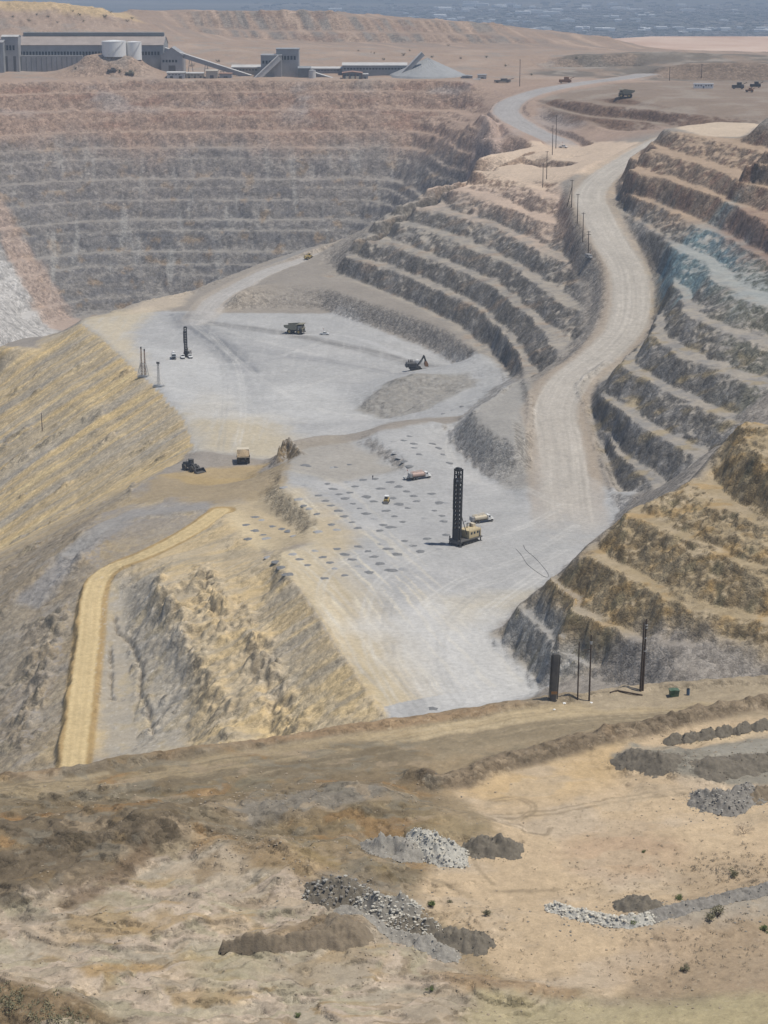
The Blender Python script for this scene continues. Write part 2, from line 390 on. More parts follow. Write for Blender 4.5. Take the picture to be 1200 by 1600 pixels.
# outcrop ridge lines with steep ragged left faces
for pts, h in (([(245,900,-15), (262,955,-18), (300,1010,-20), (325,1060,-21), (348,1120,-22), (352,1165,-22)], 1.9), ([(405,1020,-13), (430,1075,-14), (455,1120,-14), (470,1160,-15)], 2.9), ([(318,880,-10),(330,905,-11),(342,935,-12)], 1.7), ([(372,935,-9),(392,975,-10),(412,1000,-10)], 1.8), ([(255,930,-16),(275,975,-18)], 1.9), ([(320,900,-11),(335,950,-13),(350,980,-14)], 2.5), ([(95,960,-32),(70,1040,-44),(60,1120,-50),(40,1180,-58)], 3.5), ([(110,880,-24),(130,830,-19)], 2.)):
    m, D, z_, S, sd = polyd(WL(pts), 30)
    n = fbm(X[m]/7, Y[m]/7, 3, 36)
    Z[m] += np.exp(-(np.maximum(D+2.5*n, 0)/np.where(sd > 0, 4.0, 9.0))**2)*h*np.clip(.55+1.5*fbm(X[m]/10, Y[m]/10, 3, 37)+.38*fbm(X[m]/2.6, Y[m]/2.6, 2, 49), 0, 1.6)
    ROCKY[m] = np.maximum(ROCKY[m], sstep(9, 2, D+2.5*n)*sstep(-.2,.3,n))

# flats: light unevenness
flat = 1-sloped
Z += flat*(.16*fbm(X/9, Y/9, 3, 41)+.05*fbm(X/1.7, Y/1.7, 2, 42))*np.where(Y < 460, 1.0, .8)
# plateau and dumps: gullies straight down the dump faces
back = sstep(2180, 2260, Y)
Z += back*sloped*(3.2*ridge((X+.35*Y)/26, (Y)/200, 3, 44)+1.2*fbm(X/14, Y/30, 3, 45)) + back*1.2*fbm(X/50, Y/50, 3, 46)
Z += sstep(1985, 2030, Y)*sstep(2300, 2250, Y)*(1.2*fbm(X/45, Y/45, 4, 47))

def road(pts, w, feather=3.0, lift=0.0, keep=.12):
    global Z
    m, D, z_, S, sd = polyd(spline(WL(pts)), w+feather+12)
    k = sstep(w+feather, w, D + 1.2*fbm(X[m]/12, Y[m]/12, 2, 51))
    Z[m] = Z[m]*(1-k) + (z_+lift+keep*fbm(X[m]/5, Y[m]/5, 2, 52))*k
    return m, D, z_, S, sd
def windrow(pts, h, w, seed=60, lump=.5):
    """a bulldozed berm of loose rock along a line"""
    m, D, z_, S, sd = polyd(spline(pts, 4), 14)
    n = fbm(X[m]/19, Y[m]/19, 4, seed); q = fbm(X[m]/2.4, Y[m]/2.4, 3, seed+3)
    D = np.abs(D + .5*w*fbm(X[m]/9, Y[m]/9, 2, seed+1))
    Z[m] += h*np.exp(-(D/w)**2)*np.clip(.8+lump*1.2*n+.35*q, .1, 2.0)
HAUL = [(905,860,0), (888,800,0), (882,740,4), (876,690,8), (868,640,14), (893,590,20), (938,555,25.5), (975,515,32), (986,470,40), (980,420,48.5), (956,380,56), (932,335,62.5), (922,305,66.5), (943,276,70), (985,248,75), (1035,220,80), (1080,206,84)]
rd_haul = road(HAUL, 11.5, 11)
rd_rim = road([(a, b+38 if a < 700 else b+30, RIMZ) for a, b in [(-300,1262), (-100,1222), (0,1207), (200,1178), (400,1147), (600,1116), (800,1090), (1000,1072), (1200,1056), (1500,1030)]], 7.5, 3)
rd_yel = road(YROAD, 4.6, 2)
rd_up = road(UROAD, 14, 4)
rd_low = road([(290,520,-12), (310,500,-12), (335,470,-10), (375,446,-6), (420,424,-2), (470,408,1), (520,393,4), (560,376,8)], 8, 3)
rd_gray = road([(335,790,-7), (260,797,-11), (190,810,-15), (150,832,-18), (110,865,-24)], 4, 3)
windrow([(x, y-1.5, 0) for x, y, z in rim], 1.25, 2.0, 61, .35)
windrow(WL([(650,1222,75.2), (700,1222,75.6), (790,1192,75.6), (900,1165,75.6), (1010,1142,75.6), (1110,1122,75.6), (1200,1105,75.6), (1400,1075,75.6)]), 2.3, 2.4, 62, .35)
windrow(WL([(822,600,15), (828,650,12), (822,690,10)]), 1.3, 1.8, 63)
windrow(WL([(740,641,15), (770,622,15), (800,602,15), (826,588,17)]), 1.6, 1.8, 64)
windrow(WL([(1003,770,2), (960,770,2), (935,700,8), (915,650,11), (905,610,16), (945,570,23)][1:]), 1.2, 1.5, 66)
windrow(WL([(600,1118,0), (560,1060,0), (520,1000,0), (475,930,0), (430,880,0)]), .7, 1.6, 68)
windrow(WL([(180,487,-12), (230,470,-11), (290,460,-9), (350,436,-5), (420,408,0), (480,391,4), (550,372,9)]), 1.8, 3, 69)
windrow(WL([(1018,560,40),(1018,527,44)]), 1, 2, 70)
m, D, z_, S, sd = polyd(WL([(792,243,66), (815,240,66), (835,243,66), (858,246,66), (884,252,66)]), 26)
D = D+1.2*n_led if False else np.abs(D)
Z[m] -= 4.6*(sd < 0)*sstep(.2, 2.6, D+1.0*fbm(X[m]/7, Y[m]/7, 2, 72))*sstep(24, 12, D)*np.clip(.8+.8*fbm(X[m]/15, Y[m]/15, 2, 73), .2, 1.2)
# the torn face left of the loading floor
m, D, z_, S, sd = polyd(WL([(432,716,-3), (447,692,-1), (466,709,-1)]), 14)
Z[m] += 4.2*np.exp(-(D/2.6)**2)*np.clip(1+.9*fbm(X[m]/3, Y[m]/3, 2, 71), 0, 2)
# spoil ridges, heaps and ground relief on the rim flat
near = sstep(440, 400, Y)
Z += near*(.5*fbm(X/16, Y/16, 4, 81) + .18*fbm(X/3.5, Y/3.5, 3, 82))*sstep(8, 14, np.where(True, 20.0, 0))
wx = X+4*fbm(X/14, Y/14, 3, 172); wy = Y+4*fbm(X/14+9, Y/14, 3, 173)
FS = fbm(wx/24, wy/13, 4, 86); FL = sstep(25, -5, X+.35*(Y-300))*near*sstep(338, 322, Y)
Z += FL*(.55*sstep(.02, .10, FS)+.5*sstep(.27, .34, FS)-.45*sstep(.2, .28, -FS)+.5*np.abs(fbm(wx/9, wy/6, 3, 87)))
rough_fg = near*sstep(20, -30, X-.0*Y)*sstep(345, 325, Y)
Z += rough_fg*(.7*ridge(X/15, Y/11, 3, 83)+.12*fbm(X/1.5, Y/1.5, 2, 84))
def mound(pts, h, w, seed=90, z=76):
    m, D, z_, S, sd = polyd(spline(WL([(a, b, z) for a, b in pts]), 4), w*3.2)
    n = fbm(X[m]/(w*.9), Y[m]/(w*.9), 3, seed)
    e = np.clip(1-(np.maximum(D+n*w*.45, 0)/(w*1.9))**1.5, 0, 1)
    Z[m] += h*e*(1+.35*n)
MOUNDS = [([(-60,1350), (40,1325), (150,1305), (215,1302)], 2.3, 5.5), ([(30,1408), (120,1385), (190,1355), (240,1330)], 1.6, 3.0), ([(360,1345), (400,1352), (440,1380)], 2.0, 3.5), ([(470,1280), (540,1265), (590,1252)], 1.7, 4.0), ([(300,1300), (340,1290)], 1.2, 4.0),
  ([(440,1335), (520,1345), (580,1360)], 1.3, 3.0), ([(420,1482), (500,1470), (560,1468)], 1.3, 2.4), ([(500,1470), (560,1466)], 1.0, 1.8), ([(-60,1560), (30,1580), (110,1608)], 2.3, 3.0), ([(650,1300), (720,1285), (770,1298)], 1.5, 3.5), ([(560,1290), (640,1272)], 1.2, 3.0), ([(990,1182), (1080,1195)], 1.5, 4.5), ([(1050,1205), (1200,1180), (1300,1170)], 1.6, 5.5), ([(980,1150),(1200,1128)], .8, 3),
  ([(700,1535), (800,1545), (900,1552)], .9, 2.5), ([(1040,1440),(1130,1420),(1220,1395)], 1.3, 4.0)]
for i, (p, h, w) in enumerate(MOUNDS): mound(p, h, w, 91+i)

# ------------------------------------------------------------------ lookups on the finished ground
def ground(x, y):
    """height of the finished ground (scalar)"""
    j = min(max(np.searchsorted(ROWS, y)-1, 0), NR-2); v = (y-ROWS[j])/(ROWS[j+1]-ROWS[j])
    r = 0
    for jj, w_ in ((j, 1-v), (j+1, v)):
        u = (x/HW[jj]+1)/2*(NC-1); i = int(min(max(math.floor(u), 0), NC-2)); f = u-i
        r += w_*(Z[jj,i]*(1-f)+Z[jj,i+1]*f)
    return float(r)
def hit(px, py, t0=230.0):
    """first ground point seen along a photo pixel's ray"""
    a, b, c = ray(px, py); t = t0; prev = t
    while t < 3000:
        if CAMZ+c*t <= ground(a*t, b*t):
            lo, hi = prev, t
            for _ in range(22):
                q = (lo+hi)/2
                if CAMZ+c*q <= ground(a*q, b*q): hi = q
                else: lo = q
            return Vector((a*hi, b*hi, ground(a*hi, b*hi)))
        prev = t; t += max(.4, t*.0012)
    return Vector((a*t, b*t, ground(a*t, b*t)))
# ------------------------------------------------------------------ what the ground is made of (albedo per node)
gy, gx = np.gradient(Z, axis=0), np.gradient(Z, axis=1)
slope = np.hypot(gy/dY, gx/dX); steep2 = sstep(.42, .85, slope)
A = np.zeros(X.shape+(3,), np.float32)
def put(col, w):
    global A
    w = np.clip(w, 0, 1).astype(np.float32)[..., None]; A = A*(1-w) + np.array(col, np.float32)*w
def putm(m, col, w):
    w = np.clip(w, 0, 1).astype(np.float32)[..., None]; A[m] = A[m]*(1-w) + np.array(col, np.float32)*w
rgh = np.clip(sstep(.15, .7, slope), 0, 1)
n1 = fbm(X/42, Y/42, 4, 101); n2 = fbm(X/13, Y/13, 4, 102); n3 = fbm(X/3.6, Y/3.6, 3, 103); n4 = fbm(X/90, Y/90, 3, 104)
put((.30,.27,.235), np.ones_like(X))
# far wall: pinkish weathered rock above, grey below, pale dust on the berms, rust and blue-grey bodies of ore
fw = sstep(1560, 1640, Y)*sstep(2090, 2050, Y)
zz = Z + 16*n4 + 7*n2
put((.225,.21,.195), fw)
put((.30,.28,.255), fw*(1-steep2)*.7)
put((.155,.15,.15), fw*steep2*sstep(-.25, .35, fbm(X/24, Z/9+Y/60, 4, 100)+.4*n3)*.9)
put((.31,.22,.13), fw*sstep(.30, .55, fbm(X/17, Z/12+Y/40, 3, 105))*.55)
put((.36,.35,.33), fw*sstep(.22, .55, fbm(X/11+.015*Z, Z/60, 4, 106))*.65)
put((.30,.25,.215), fw*sstep(-40, 45, zz)*.4); put((.345,.24,.18), fw*sstep(24, 62, zz)*.85)
put((.41,.31,.245), fw*sstep(28, 62, zz)*(1-steep2)*.5)
put((.28,.175,.13), fw*sstep(45, 72, zz)*steep2*sstep(.0, .45, fbm(X/46, Z/9, 3, 107))*.75)
put((.33,.31,.30), fw*sstep(60, 85, zz)*sstep(.1, .5, fbm(X/60, Z/16, 3, 108))*.5)
lw = mk(sdpoly([(-700,1150), (-300,1380), (-266,1560), (-272,1655), (-300,1692), (-375,1805), (-700,1850)], wob=8, wl=22), 8)
put((.50,.485,.465), lw); put((.30,.29,.28), lw*sstep(.1, .5, fbm(X/30, Y/9, 4, 109))*.6)
put((.46,.345,.275), mk(sdpoly([(-372,1822), (-350,1815), (-262,1700), (-250,1660), (-285,1660)], wob=7, wl=18), 5)*.7)
# talus chute under the upper road
put((.43,.33,.275), mk(region([(700,235,62), (742,243,66), (800,205,72), (770,150,92), (735,190,80)], wob=8, wl=15), 6)*.85)
# nose
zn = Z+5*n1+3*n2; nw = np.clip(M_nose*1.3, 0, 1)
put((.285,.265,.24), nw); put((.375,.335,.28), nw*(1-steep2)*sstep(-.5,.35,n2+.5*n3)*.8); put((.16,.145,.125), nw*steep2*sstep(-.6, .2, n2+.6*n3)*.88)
put((.33,.25,.18), nw*sstep(.2, .55, fbm(X/20, Y/20+Z/8, 3, 110))*.5)
put((.385,.285,.22), nw*sstep(38, 56, zn)*.8); put((.55,.43,.34), nw*sstep(36, 54, zn)*(1-steep2)*.8)
put((.30,.20,.15), nw*steep2*sstep(44, 60, zn)*sstep(0, .4, n2)*.6)
ledge = mk(region([(735,238,66), (880,220,67), (1005,225,76), (985,262,72), (900,285,66), (860,300,62), (720,268,62)], wob=5, wl=14), 4)
put((.60,.475,.36), ledge*(1-steep2)*.9); put((.42,.29,.2), ledge*steep2*.7)
# right wall
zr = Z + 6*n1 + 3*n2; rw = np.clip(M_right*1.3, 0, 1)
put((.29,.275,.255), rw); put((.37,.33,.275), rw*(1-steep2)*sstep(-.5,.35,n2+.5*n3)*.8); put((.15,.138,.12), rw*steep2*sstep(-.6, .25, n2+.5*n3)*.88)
put((.30,.225,.165), rw*sstep(62, 80, zr)*.9); put((.43,.325,.235), rw*sstep(62, 80, zr)*(1-steep2)*.85)
put((.22,.14,.105), rw*sstep(66, 84, zr)*steep2*sstep(-.1, .4, n2)*.75)
teal = region([(1045,385,64), (1085,350,74), (1130,340,78), (1185,400,73), (1230,450,68), (1240,480,66), (1170,475,63), (1110,440,62), (1075,465,54), (1035,440,52), (1030,400,58)], wob=11, wl=14)
put((.20,.275,.285), mk(teal, 12)*(.35+.65*steep2)*.95); put((.39,.42,.415), mk(teal, 12)*(1-steep2)*.5)
put((.17,.25,.285), mk(teal, 5)*steep2*sstep(.0, .3, n2)*.8)
red = region([(1110,330,82), (1160,340,80), (1260,380,80), (1260,440,72), (1180,400,75)], wob=8, wl=12)
put((.24,.155,.125), mk(red, 9)*.6)
put((.235,.225,.17), rw*mk(region([(1110,420,64), (1260,440,64), (1260,660,30), (1140,660,32), (1130,560,44)], wob=10, wl=20), 9)*steep2*.7)
put((.34,.265,.14), rw*sstep(.18, .5, fbm(X/15, Y/15+Z/9, 3, 111))*sstep(60, 40, Z)*.55)
put((.55,.45,.345), mk(region([(1050,197,107), (1130,188,107), (1190,190,108), (1160,215,107), (1100,210,107)], wob=3, wl=10), 3))
# near right yellow benches
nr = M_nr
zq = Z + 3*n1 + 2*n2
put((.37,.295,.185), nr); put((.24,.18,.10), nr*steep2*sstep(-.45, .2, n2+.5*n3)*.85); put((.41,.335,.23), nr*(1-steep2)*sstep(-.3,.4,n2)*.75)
put((.38,.25,.10), nr*sstep(.15, .45, fbm(X/11, Y/11+Z/7, 3, 112))*.55)
put((.29,.285,.27), nr*sstep(21, 12, zq)*.9); put((.36,.35,.335), nr*sstep(26, 18, zq)*(1-steep2)*.7)
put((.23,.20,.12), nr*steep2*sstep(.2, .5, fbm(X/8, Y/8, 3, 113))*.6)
# floors: pale grey rock flour with yellow patches and dark, damp truck lanes
fl_low = mk(region([(118,500,-12), (260,486,-12), (360,489,-12), (530,490,-12), (700,560,-12), (775,580,-6), (800,600,0), (740,655,-1), (610,660,-8), (560,690,-12), (440,722,-12), (300,700,-12), (285,655,-12), (205,572,-12), (150,520,-12)], wob=2.5, wl=9), 3)
fl_up = mk(region([(602,1130,0), (470,925,0), (425,875,0), (440,862,0), (490,845,0), (440,765,0), (450,695,0), (580,680,3), (720,650,3), (790,590,0), (840,700,6), (990,790,0), (870,905,0), (765,990,0), (860,1090,0), (720,1125,0)], wob=2.5, wl=9), 3)
fl_ = np.maximum(fl_low, fl_up)*(1-sstep(.3, .6, slope)*.6)
put((.40,.40,.395), fl_); put((.465,.46,.45), fl_*sstep(-.1, .6, fbm(X/30, Y/55, 4, 114))*.7); put((.345,.345,.345), fl_*sstep(.05, .6, n1)*.6)
put((.50,.43,.30), mk(region([(300,705,-12), (285,640,-12), (330,610,-12), (430,650,-12), (470,700,-12), (430,722,-12)], wob=9, wl=16), 14)*fl_low*.8)
put((.55,.47,.33), mk(region([(118,500,-12), (190,485,-12), (250,480,-12), (200,520,-12), (250,600,-12), (205,575,-12), (150,520,-12)], wob=5, wl=14), 8)*.75)
put((.52,.42,.26), mk(region([(330,790,-7), (440,760,-2), (520,800,0), (560,850,0), (520,870,0), (460,850,-3), (430,885,0), (400,850,-5)], wob=7, wl=14), 9)*.75)
# muck heap and the darker block
put((.27,.258,.235), mk(region([(555,642,-12), (625,588,-6), (730,590,-6), (745,600,-4), (660,640,-6), (610,655,-11)], wob=3, wl=8), 3)*.85)
put((.30,.285,.26), mk(region([(738,643,14), (800,600,15), (828,588,16), (838,690,8), (836,770,1), (790,765,0), (700,690,0)], wob=2, wl=8), 2.5)*.8)
put((.34,.30,.24), mk(region([(440,735,-1), (455,690,0), (520,678,0), (585,712,0), (630,740,0), (520,755,0)], wob=5, wl=12), 6)*.55)
put((.24,.185,.115), mk(region([(422,720,-8), (446,686,0), (470,708,0), (440,725,-3)], wob=1, wl=4), 1.5)*steep2)
# dark lanes on the lower floor
def lane(pts, w, col, k, z=-12, seed=120, soft=.6):
    m, D, z_, S, sd = polyd(spline(WL([(a, b, z) for a, b in pts])), w*2.5)
    n = fbm(S/70, D*sd/(w*.45), 3, seed)
    putm(m, col, sstep(w*1.5, w*.2, D*(1+.25*n2[m]))*k*np.clip(.85+.7*n, .1, 1.15))
lane([(285,492), (300,510), (345,540), (385,580), (400,640)], 11, (.225,.23,.24), .95, seed=121)
lane([(330,505), (450,522), (560,545), (640,566), (690,580)], 6.5, (.24,.235,.23), .95, seed=122)
lane([(390,545), (480,560), (580,575), (640,590)], 8, (.29,.29,.295), .6, seed=123)
lane([(360,590), (420,560), (520,560)], 5, (.33,.33,.34), .5, seed=124)
lane([(420,525), (540,525), (640,560)], 3, (.52,.52,.52), .5, seed=125)
lane([(300,480), (345,455), (410,428), (480,406), (530,395)], 5, (.27,.27,.27), .75, z=-4, seed=126)
lane([(310,490), (360,460), (420,436), (480,420)], 3, (.55,.53,.5), .7, z=-5, seed=127)
put((.50,.42,.315), mk(region([(345,485,-10), (372,452,-6), (450,440,-1), (520,448,0), (500,470,-6), (400,480,-11)], wob=4, wl=10), 4)*sstep(60, -40, X+120)*.8)
put((.52,.44,.34), mk(region([(190,490,-11), (240,464,-11), (300,455,-9), (285,478,-11)], wob=4, wl=10), 5)*.8)
# scraper tracks following the dump crest on the drill bench
m, D, z_, S, sd = polyd(spline([(0-.0, 560.0, 0)]+WL([(600,1118,0), (560,1060,0), (520,1000,0), (475,930,0), (430,880,0), (380,835,-3), (345,803,-6)])), 70)
inn = (sd < 0)
t = fbm(D/2.2+.6*n2[m], S/70, 4, 130); y_ = sstep(34, 4, D+9*n1[m])
putm(m, (.58,.48,.31), inn*y_*.85*np.maximum(fl_up[m], sstep(.35,.2,slope[m])*sstep(12,6,D))); putm(m, (.66,.60,.47), inn*sstep(.12, .45, t)*sstep(70, 30, D)*.6*fl_up[m]); putm(m, (.42,.35,.22), inn*sstep(.1, .45, -t)*sstep(45, 5, D)*.5*fl_up[m])
t = fbm((X+.35*Y)/2.3, (Y-.3*X)/70, 4, 131)
put((.54,.53,.51), fl_up*sstep(.05, .6, t)*.28*sstep(745, 680, Y)); put((.36,.36,.36), fl_up*sstep(.12, .6, -t)*.35*sstep(760, 700, Y))
t = fbm(X/2.6, Y/60, 3, 132); put((.50,.495,.48), fl_low*sstep(.1, .6, t)*.3)
put((.59,.585,.565), fl_up*mk(region([(560,980,0), (700,930,0), (790,960,0), (800,1020,0), (870,1090,0), (720,1130,0), (640,1060,0)], wob=10, wl=18), 12)*.6); put((.50,.50,.49), fl_low*mk(region([(230,540,-12), (330,560,-12), (430,600,-12), (520,600,-12), (560,650,-12), (430,660,-12), (300,650,-12), (230,590,-12)], wob=12, wl=22), 14)*.7)
put((.53,.47,.35), fl_up*mk(region([(690,940,0), (860,925,0), (800,950,0), (700,965,0)], wob=12, wl=20), 14)*.6)
put((.285,.27,.245), HM*(.85+.5*n2)); put((.36,.35,.33), HM*sstep(.1,.4,n3)*.5)
# haul roads: pale, streaked along their length
def road_col(rd, w, col, edge, k=.9, seed=140, ew=6):
    m, D, z_, S, sd = rd; k = k*sstep(6, 90, S+18*n2[m])
    putm(m, edge, sstep(w+ew, w+ew*.4, D+1.5*n2[m])*.6*k)
    putm(m, col, sstep(w, w*.72, D+1.2*n2[m])*k)
    t = fbm(D*sd/1.7, S/90, 4, seed)
    putm(m, np.array(col)*1.18, sstep(.08, .45, t)*sstep(w+1, w*.8, D)*.6*k); putm(m, np.array(col)*.78, sstep(.1, .5, -t)*sstep(w+1, w*.8, D)*.6*k)
road_col(rd_haul, 11.5, (.45,.42,.375), (.405,.335,.26), seed=141)
road_col(rd_up, 13, (.37,.355,.345), (.40,.31,.255), seed=142)
road_col(rd_low, 8, (.45,.435,.415), (.46,.40,.33), .7, seed=143)
# tyre tracks crossing the floors
def tracks(paths, z, msk):
    for pts, c, k in paths:
        m, D, z_, S, sd = polyd(spline(WL([(a, b, z) for a, b in pts])), 6)
        putm(m, (.60,.59,.56) if c else (.29,.29,.285), (sstep(.75, .3, np.abs(D-1.3)+.25*n3[m])+.35*sstep(1.6,.6,D))*.62*k*msk[m]*np.clip(.8+fbm(S/30, D*0, 2, 133), .1, 1.2))
tracks((([(300,505), (350,545), (420,600), (500,640), (570,650)], 1, .5), ([(310,500), (400,530), (520,560), (640,585)], 1, .5), ([(330,520), (370,570), (380,640), (370,700)], 1, .5), ([(320,520), (350,580), (350,650), (345,705)], 0, .4), ([(250,560), (330,570), (420,560), (500,535), (560,500)], 1, .4), ([(210,545), (280,530), (340,540), (440,580), (560,600), (650,580)], 0, .4), ([(240,600), (330,620), (430,615), (540,585), (640,560), (700,570)], 1, .45), ([(300,680), (360,640), (450,625), (560,630)], 0, .35), ([(480,520), (600,535), (700,575), (745,600)], 0, .4)), -12, fl_low)
tracks((([(620,1105), (580,1030), (570,960), (600,900), (680,860), (800,830), (880,790)], 1, .5), ([(680,1105), (640,1030), (650,960), (720,905), (820,870), (900,820)], 1, .5), ([(760,1095), (720,1040), (730,980), (790,930), (860,880)], 1, .5), ([(830,1085), (775,1040), (750,990), (780,945), (850,900)], 1, .45), ([(660,1110), (610,1020), (610,940), (660,880)], 0, .35), ([(720,1100), (690,1040), (700,970), (770,910), (870,850)], 0, .35), ([(870,790), (820,770), (770,760), (720,740), (700,700), (720,660)], 1, .4), ([(560,1050), (530,990), (500,940), (520,890), (600,850)], 1, .45), ([(880,860), (800,900), (720,920), (640,915)], 1, .4), ([(860,760), (800,790), (740,830), (690,870)], 0, .3), ([(500,900), (560,880), (640,850), (700,800), (710,760)], 0, .25)), 0, fl_up)
# dump slopes: ochre and grey-brown chutes running straight down
dw = sstep(.22, .42, slope)*(1-np.clip(rock_w*1.4, 0, 1))*sstep(1480, 1340, Y)*sstep(455, 500, Y)*LEFT
dw = np.maximum(dw, mk(region([(0,1215,-60), (100,1200,-45), (110,1000,-33), (140,900,-26), (250,860,-15), (340,800,-7), (430,880,-1), (600,1125,0), (560,1180,-5), (300,1200,-35)], wob=3, wl=9), 4))
st = fbm(X/85, (Y-.10*X)/12, 4, 150); st2 = fbm(X/70+3, (Y-.10*X)/4.6, 3, 151)
put((.53,.42,.255), dw*.95)
gb = fbm(X/150, (Y-.1*X)/26, 3, 153); upr = sstep(860, 960, Y)
put((.67,.50,.25), dw*sstep(-.15, .4, st)*(.55+.35*upr)); put((.46,.405,.32), dw*sstep(.08, .5, -st)*.5)
put((.44,.40,.335), dw*sstep(.1, .45, gb)*.6); put((.70,.55,.30), dw*sstep(.05, .45, -gb)*sstep(-.2,.4,st)*.6)
put((.73,.61,.40), dw*upr*sstep(.1, .6, st2)*.35); put((.40,.35,.28), dw*sstep(.3, .6, -st2)*.3)
put((.34,.32,.29), dw*sstep(.2, .45, fbm(X/90, (Y-.1*X)/9, 3, 152))*.5)
put((.265,.225,.175), dw*sstep(950, 820, Y)*sstep(-92, -130, X)*.78); put((.36,.325,.28), dw*sstep(870, 800, Y)*sstep(-95, -125, X)*sstep(.1, .4, n2)*.6)
put((.35,.305,.235), dw*sstep(820, 760, Y)*sstep(-50, -70, X)*.5*sstep(-.2,.3,n1))
spur = dw*sstep(870, 830, Y)*sstep(-108, -88, X); put((.60,.465,.265), spur*(.15+.5*sstep(-.3,.3,n1))); put((.47,.40,.29), spur*sstep(.0,.35,n2)*.6); put((.36,.32,.25), spur*sstep(.05,.4,fbm(X/40, (Y-.1*X)/9, 3, 156))*.6)
put((.27,.225,.155), dw*sstep(.75, 1.2, slope)*ROCKY*.85); put((.50,.45,.37), dw*sstep(.7,.3,slope)*ROCKY*sstep(.1,.4,n3)*.5)
put((.27,.23,.165), dw*sstep(.95, 1.5, slope)*.42)
put((.24,.205,.14), np.clip(outc, 0, 1)*sstep(-.1, .3, n2)*.7)
gul = mk(region([(160,905,-24), (250,890,-16), (240,960,-24), (300,1060,-33), (290,1190,-36), (165,1200,-41), (150,1080,-36)], wob=4, wl=10), 4)
put((.37,.345,.30), gul*.8); put((.45,.37,.235), gul*sstep(.05, .4, n2)*.6)
put((.30,.285,.27), mk(region([(330,780,-7), (200,795,-14), (120,850,-22), (20,950,-40), (60,960,-40), (150,860,-22), (210,815,-15), (330,797,-7)], wob=3, wl=8), 3)*.9)
put((.36,.28,.165), mk(region([(230,760,-13), (250,740,-12), (390,745,-10), (450,725,-3), (440,765,-2), (340,785,-7), (200,785,-15)], wob=5, wl=10), 4)*.75)
put((.43,.315,.15), mk(region([(250,742,-12), (330,730,-12), (420,728,-12), (390,750,-9), (300,758,-11)], wob=4, wl=9), 3)*.7)
put((.34,.285,.20), mk(region([(395,790,-6), (432,758,-2), (500,825,-1), (480,836,-4), (440,815,-6)], wob=2, wl=7), 2)*.8)
road_col(rd_gray, 4.5, (.315,.305,.29), (.31,.29,.26), .8, seed=144, ew=2)
m, D, z_, S, sd = rd_yel
putm(m, (.40,.28,.125), sstep(7.2, 5.6, D)*.9); putm(m, (.60,.475,.265), sstep(4.6, 3.4, D+.6*n3[m])); putm(m, (.46,.35,.19), sstep(1.1, .3, np.abs(D-1.7))*.4+0*D); putm(m, (.50,.39,.22), sstep(.8,.2,D)*.4)
# crack and washouts in the gully
for pts, w in (([(178,960,-28), (182,985,-30), (200,1000,-31), (208,1015,-32), (215,1040,-34), (222,1060,-35), (218,1090,-36), (232,1120,-37), (240,1160,-39)], .38), ([(172,1010,-32), (174,1050,-34), (172,1090,-36), (190,1097,-37)], .25)):
    m, D, z_, S, sd = polyd(WL(pts), 8); Z[m] -= 1.5*np.exp(-(np.maximum(D+.9*n3[m],0)/(w*2))**2); putm(m, (.22,.19,.15), sstep(w*1.6, w*.4, D+.9*n3[m])*.7)
# loose bright rocks below the outcrops
put((.55,.52,.47), gul*sstep(.5, .62, fbm(X/1.3, Y/1.3, 2, 155))*.6)
# ---- plateau, dumps
pl = sstep(1975, 2010, Y)
put((.35,.26,.20), pl*.95); put((.41,.32,.255), pl*sstep(0, .5, fbm(X/60, Y/60, 4, 160))*.7); put((.30,.27,.24), pl*sstep(.1, .5, fbm(X/35, Y/25, 3, 161))*.6)
st = fbm((X+.35*Y)/20, Y/260, 4, 162)
bk = sstep(2330, 2420, Y)
put((.33,.245,.19), bk*.9); put((.235,.215,.195), bk*sstep(-.05, .3, st)*.85*sstep(-330, -180, X)*(.4+.6*sloped)); put((.46,.35,.27), bk*sstep(.1, .45, -st)*.7); put((.29,.20,.155), bk*sloped*sstep(.1, .5, fbm(X/70, Y/50, 3, 164))*.6)
put((.52,.39,.225), mk(sdpoly([(-900,2380), (-350,2390), (-290,2420), (-330,2560), (-900,2560)], wob=12, wl=40), 12)*.85)
up = mk(region([(838,190,70), (866,145,93), (960,128,99), (1240,122,99), (1240,185,99), (1040,205,80), (905,215,66)], wob=6, wl=20), 6)
put((.26,.205,.16), up*.9); put((.19,.125,.09), up*sstep(.16,.42,slope)*.92); put((.32,.275,.23), up*(1-steep2)*sstep(0, .4, n1)*.6)
hl = mk(region([(830,118,97), (880,92,106), (1000,82,108), (1240,78,108), (1240,125,99), (1000,125,99)], wob=10, wl=30), 10)
put((.165,.145,.12), hl*.9); put((.23,.165,.12), mk(sdpoly([(250,2040), (290,2090), (700,2100), (700,2035)], wob=8, wl=25), 10)*.7); put((.38,.335,.29), hl*(1-sloped)*sstep(0, .45, n1)*.6); put((.31,.235,.18), hl*sstep(.0, .4, fbm(X/40, Y/40, 3, 163))*.7)
road_col(rd_up, 13, (.37,.355,.345), (.40,.31,.255), .9, seed=142)
# ---- rim ground near the lookout
fg = sstep(455, 430, Y-(.0*X))*sstep(60, 74, Z)
put((.36,.295,.205), fg); put((.30,.265,.20), fg*sstep(-.1, .4, fbm(X/26, Y/14, 4, 170))*.8); put((.45,.36,.25), fg*sstep(.05, .5, fbm(X/20, Y/9, 4, 171))*.7)
def P(pts, col, k=1, wob=2.5, wl=7, soft=1.5, seed=5, n=None):
    w = mk(region(pts, 76, wob=wob, wl=wl, seed=seed), soft)*k
    put(col, w if n is None else w*n)
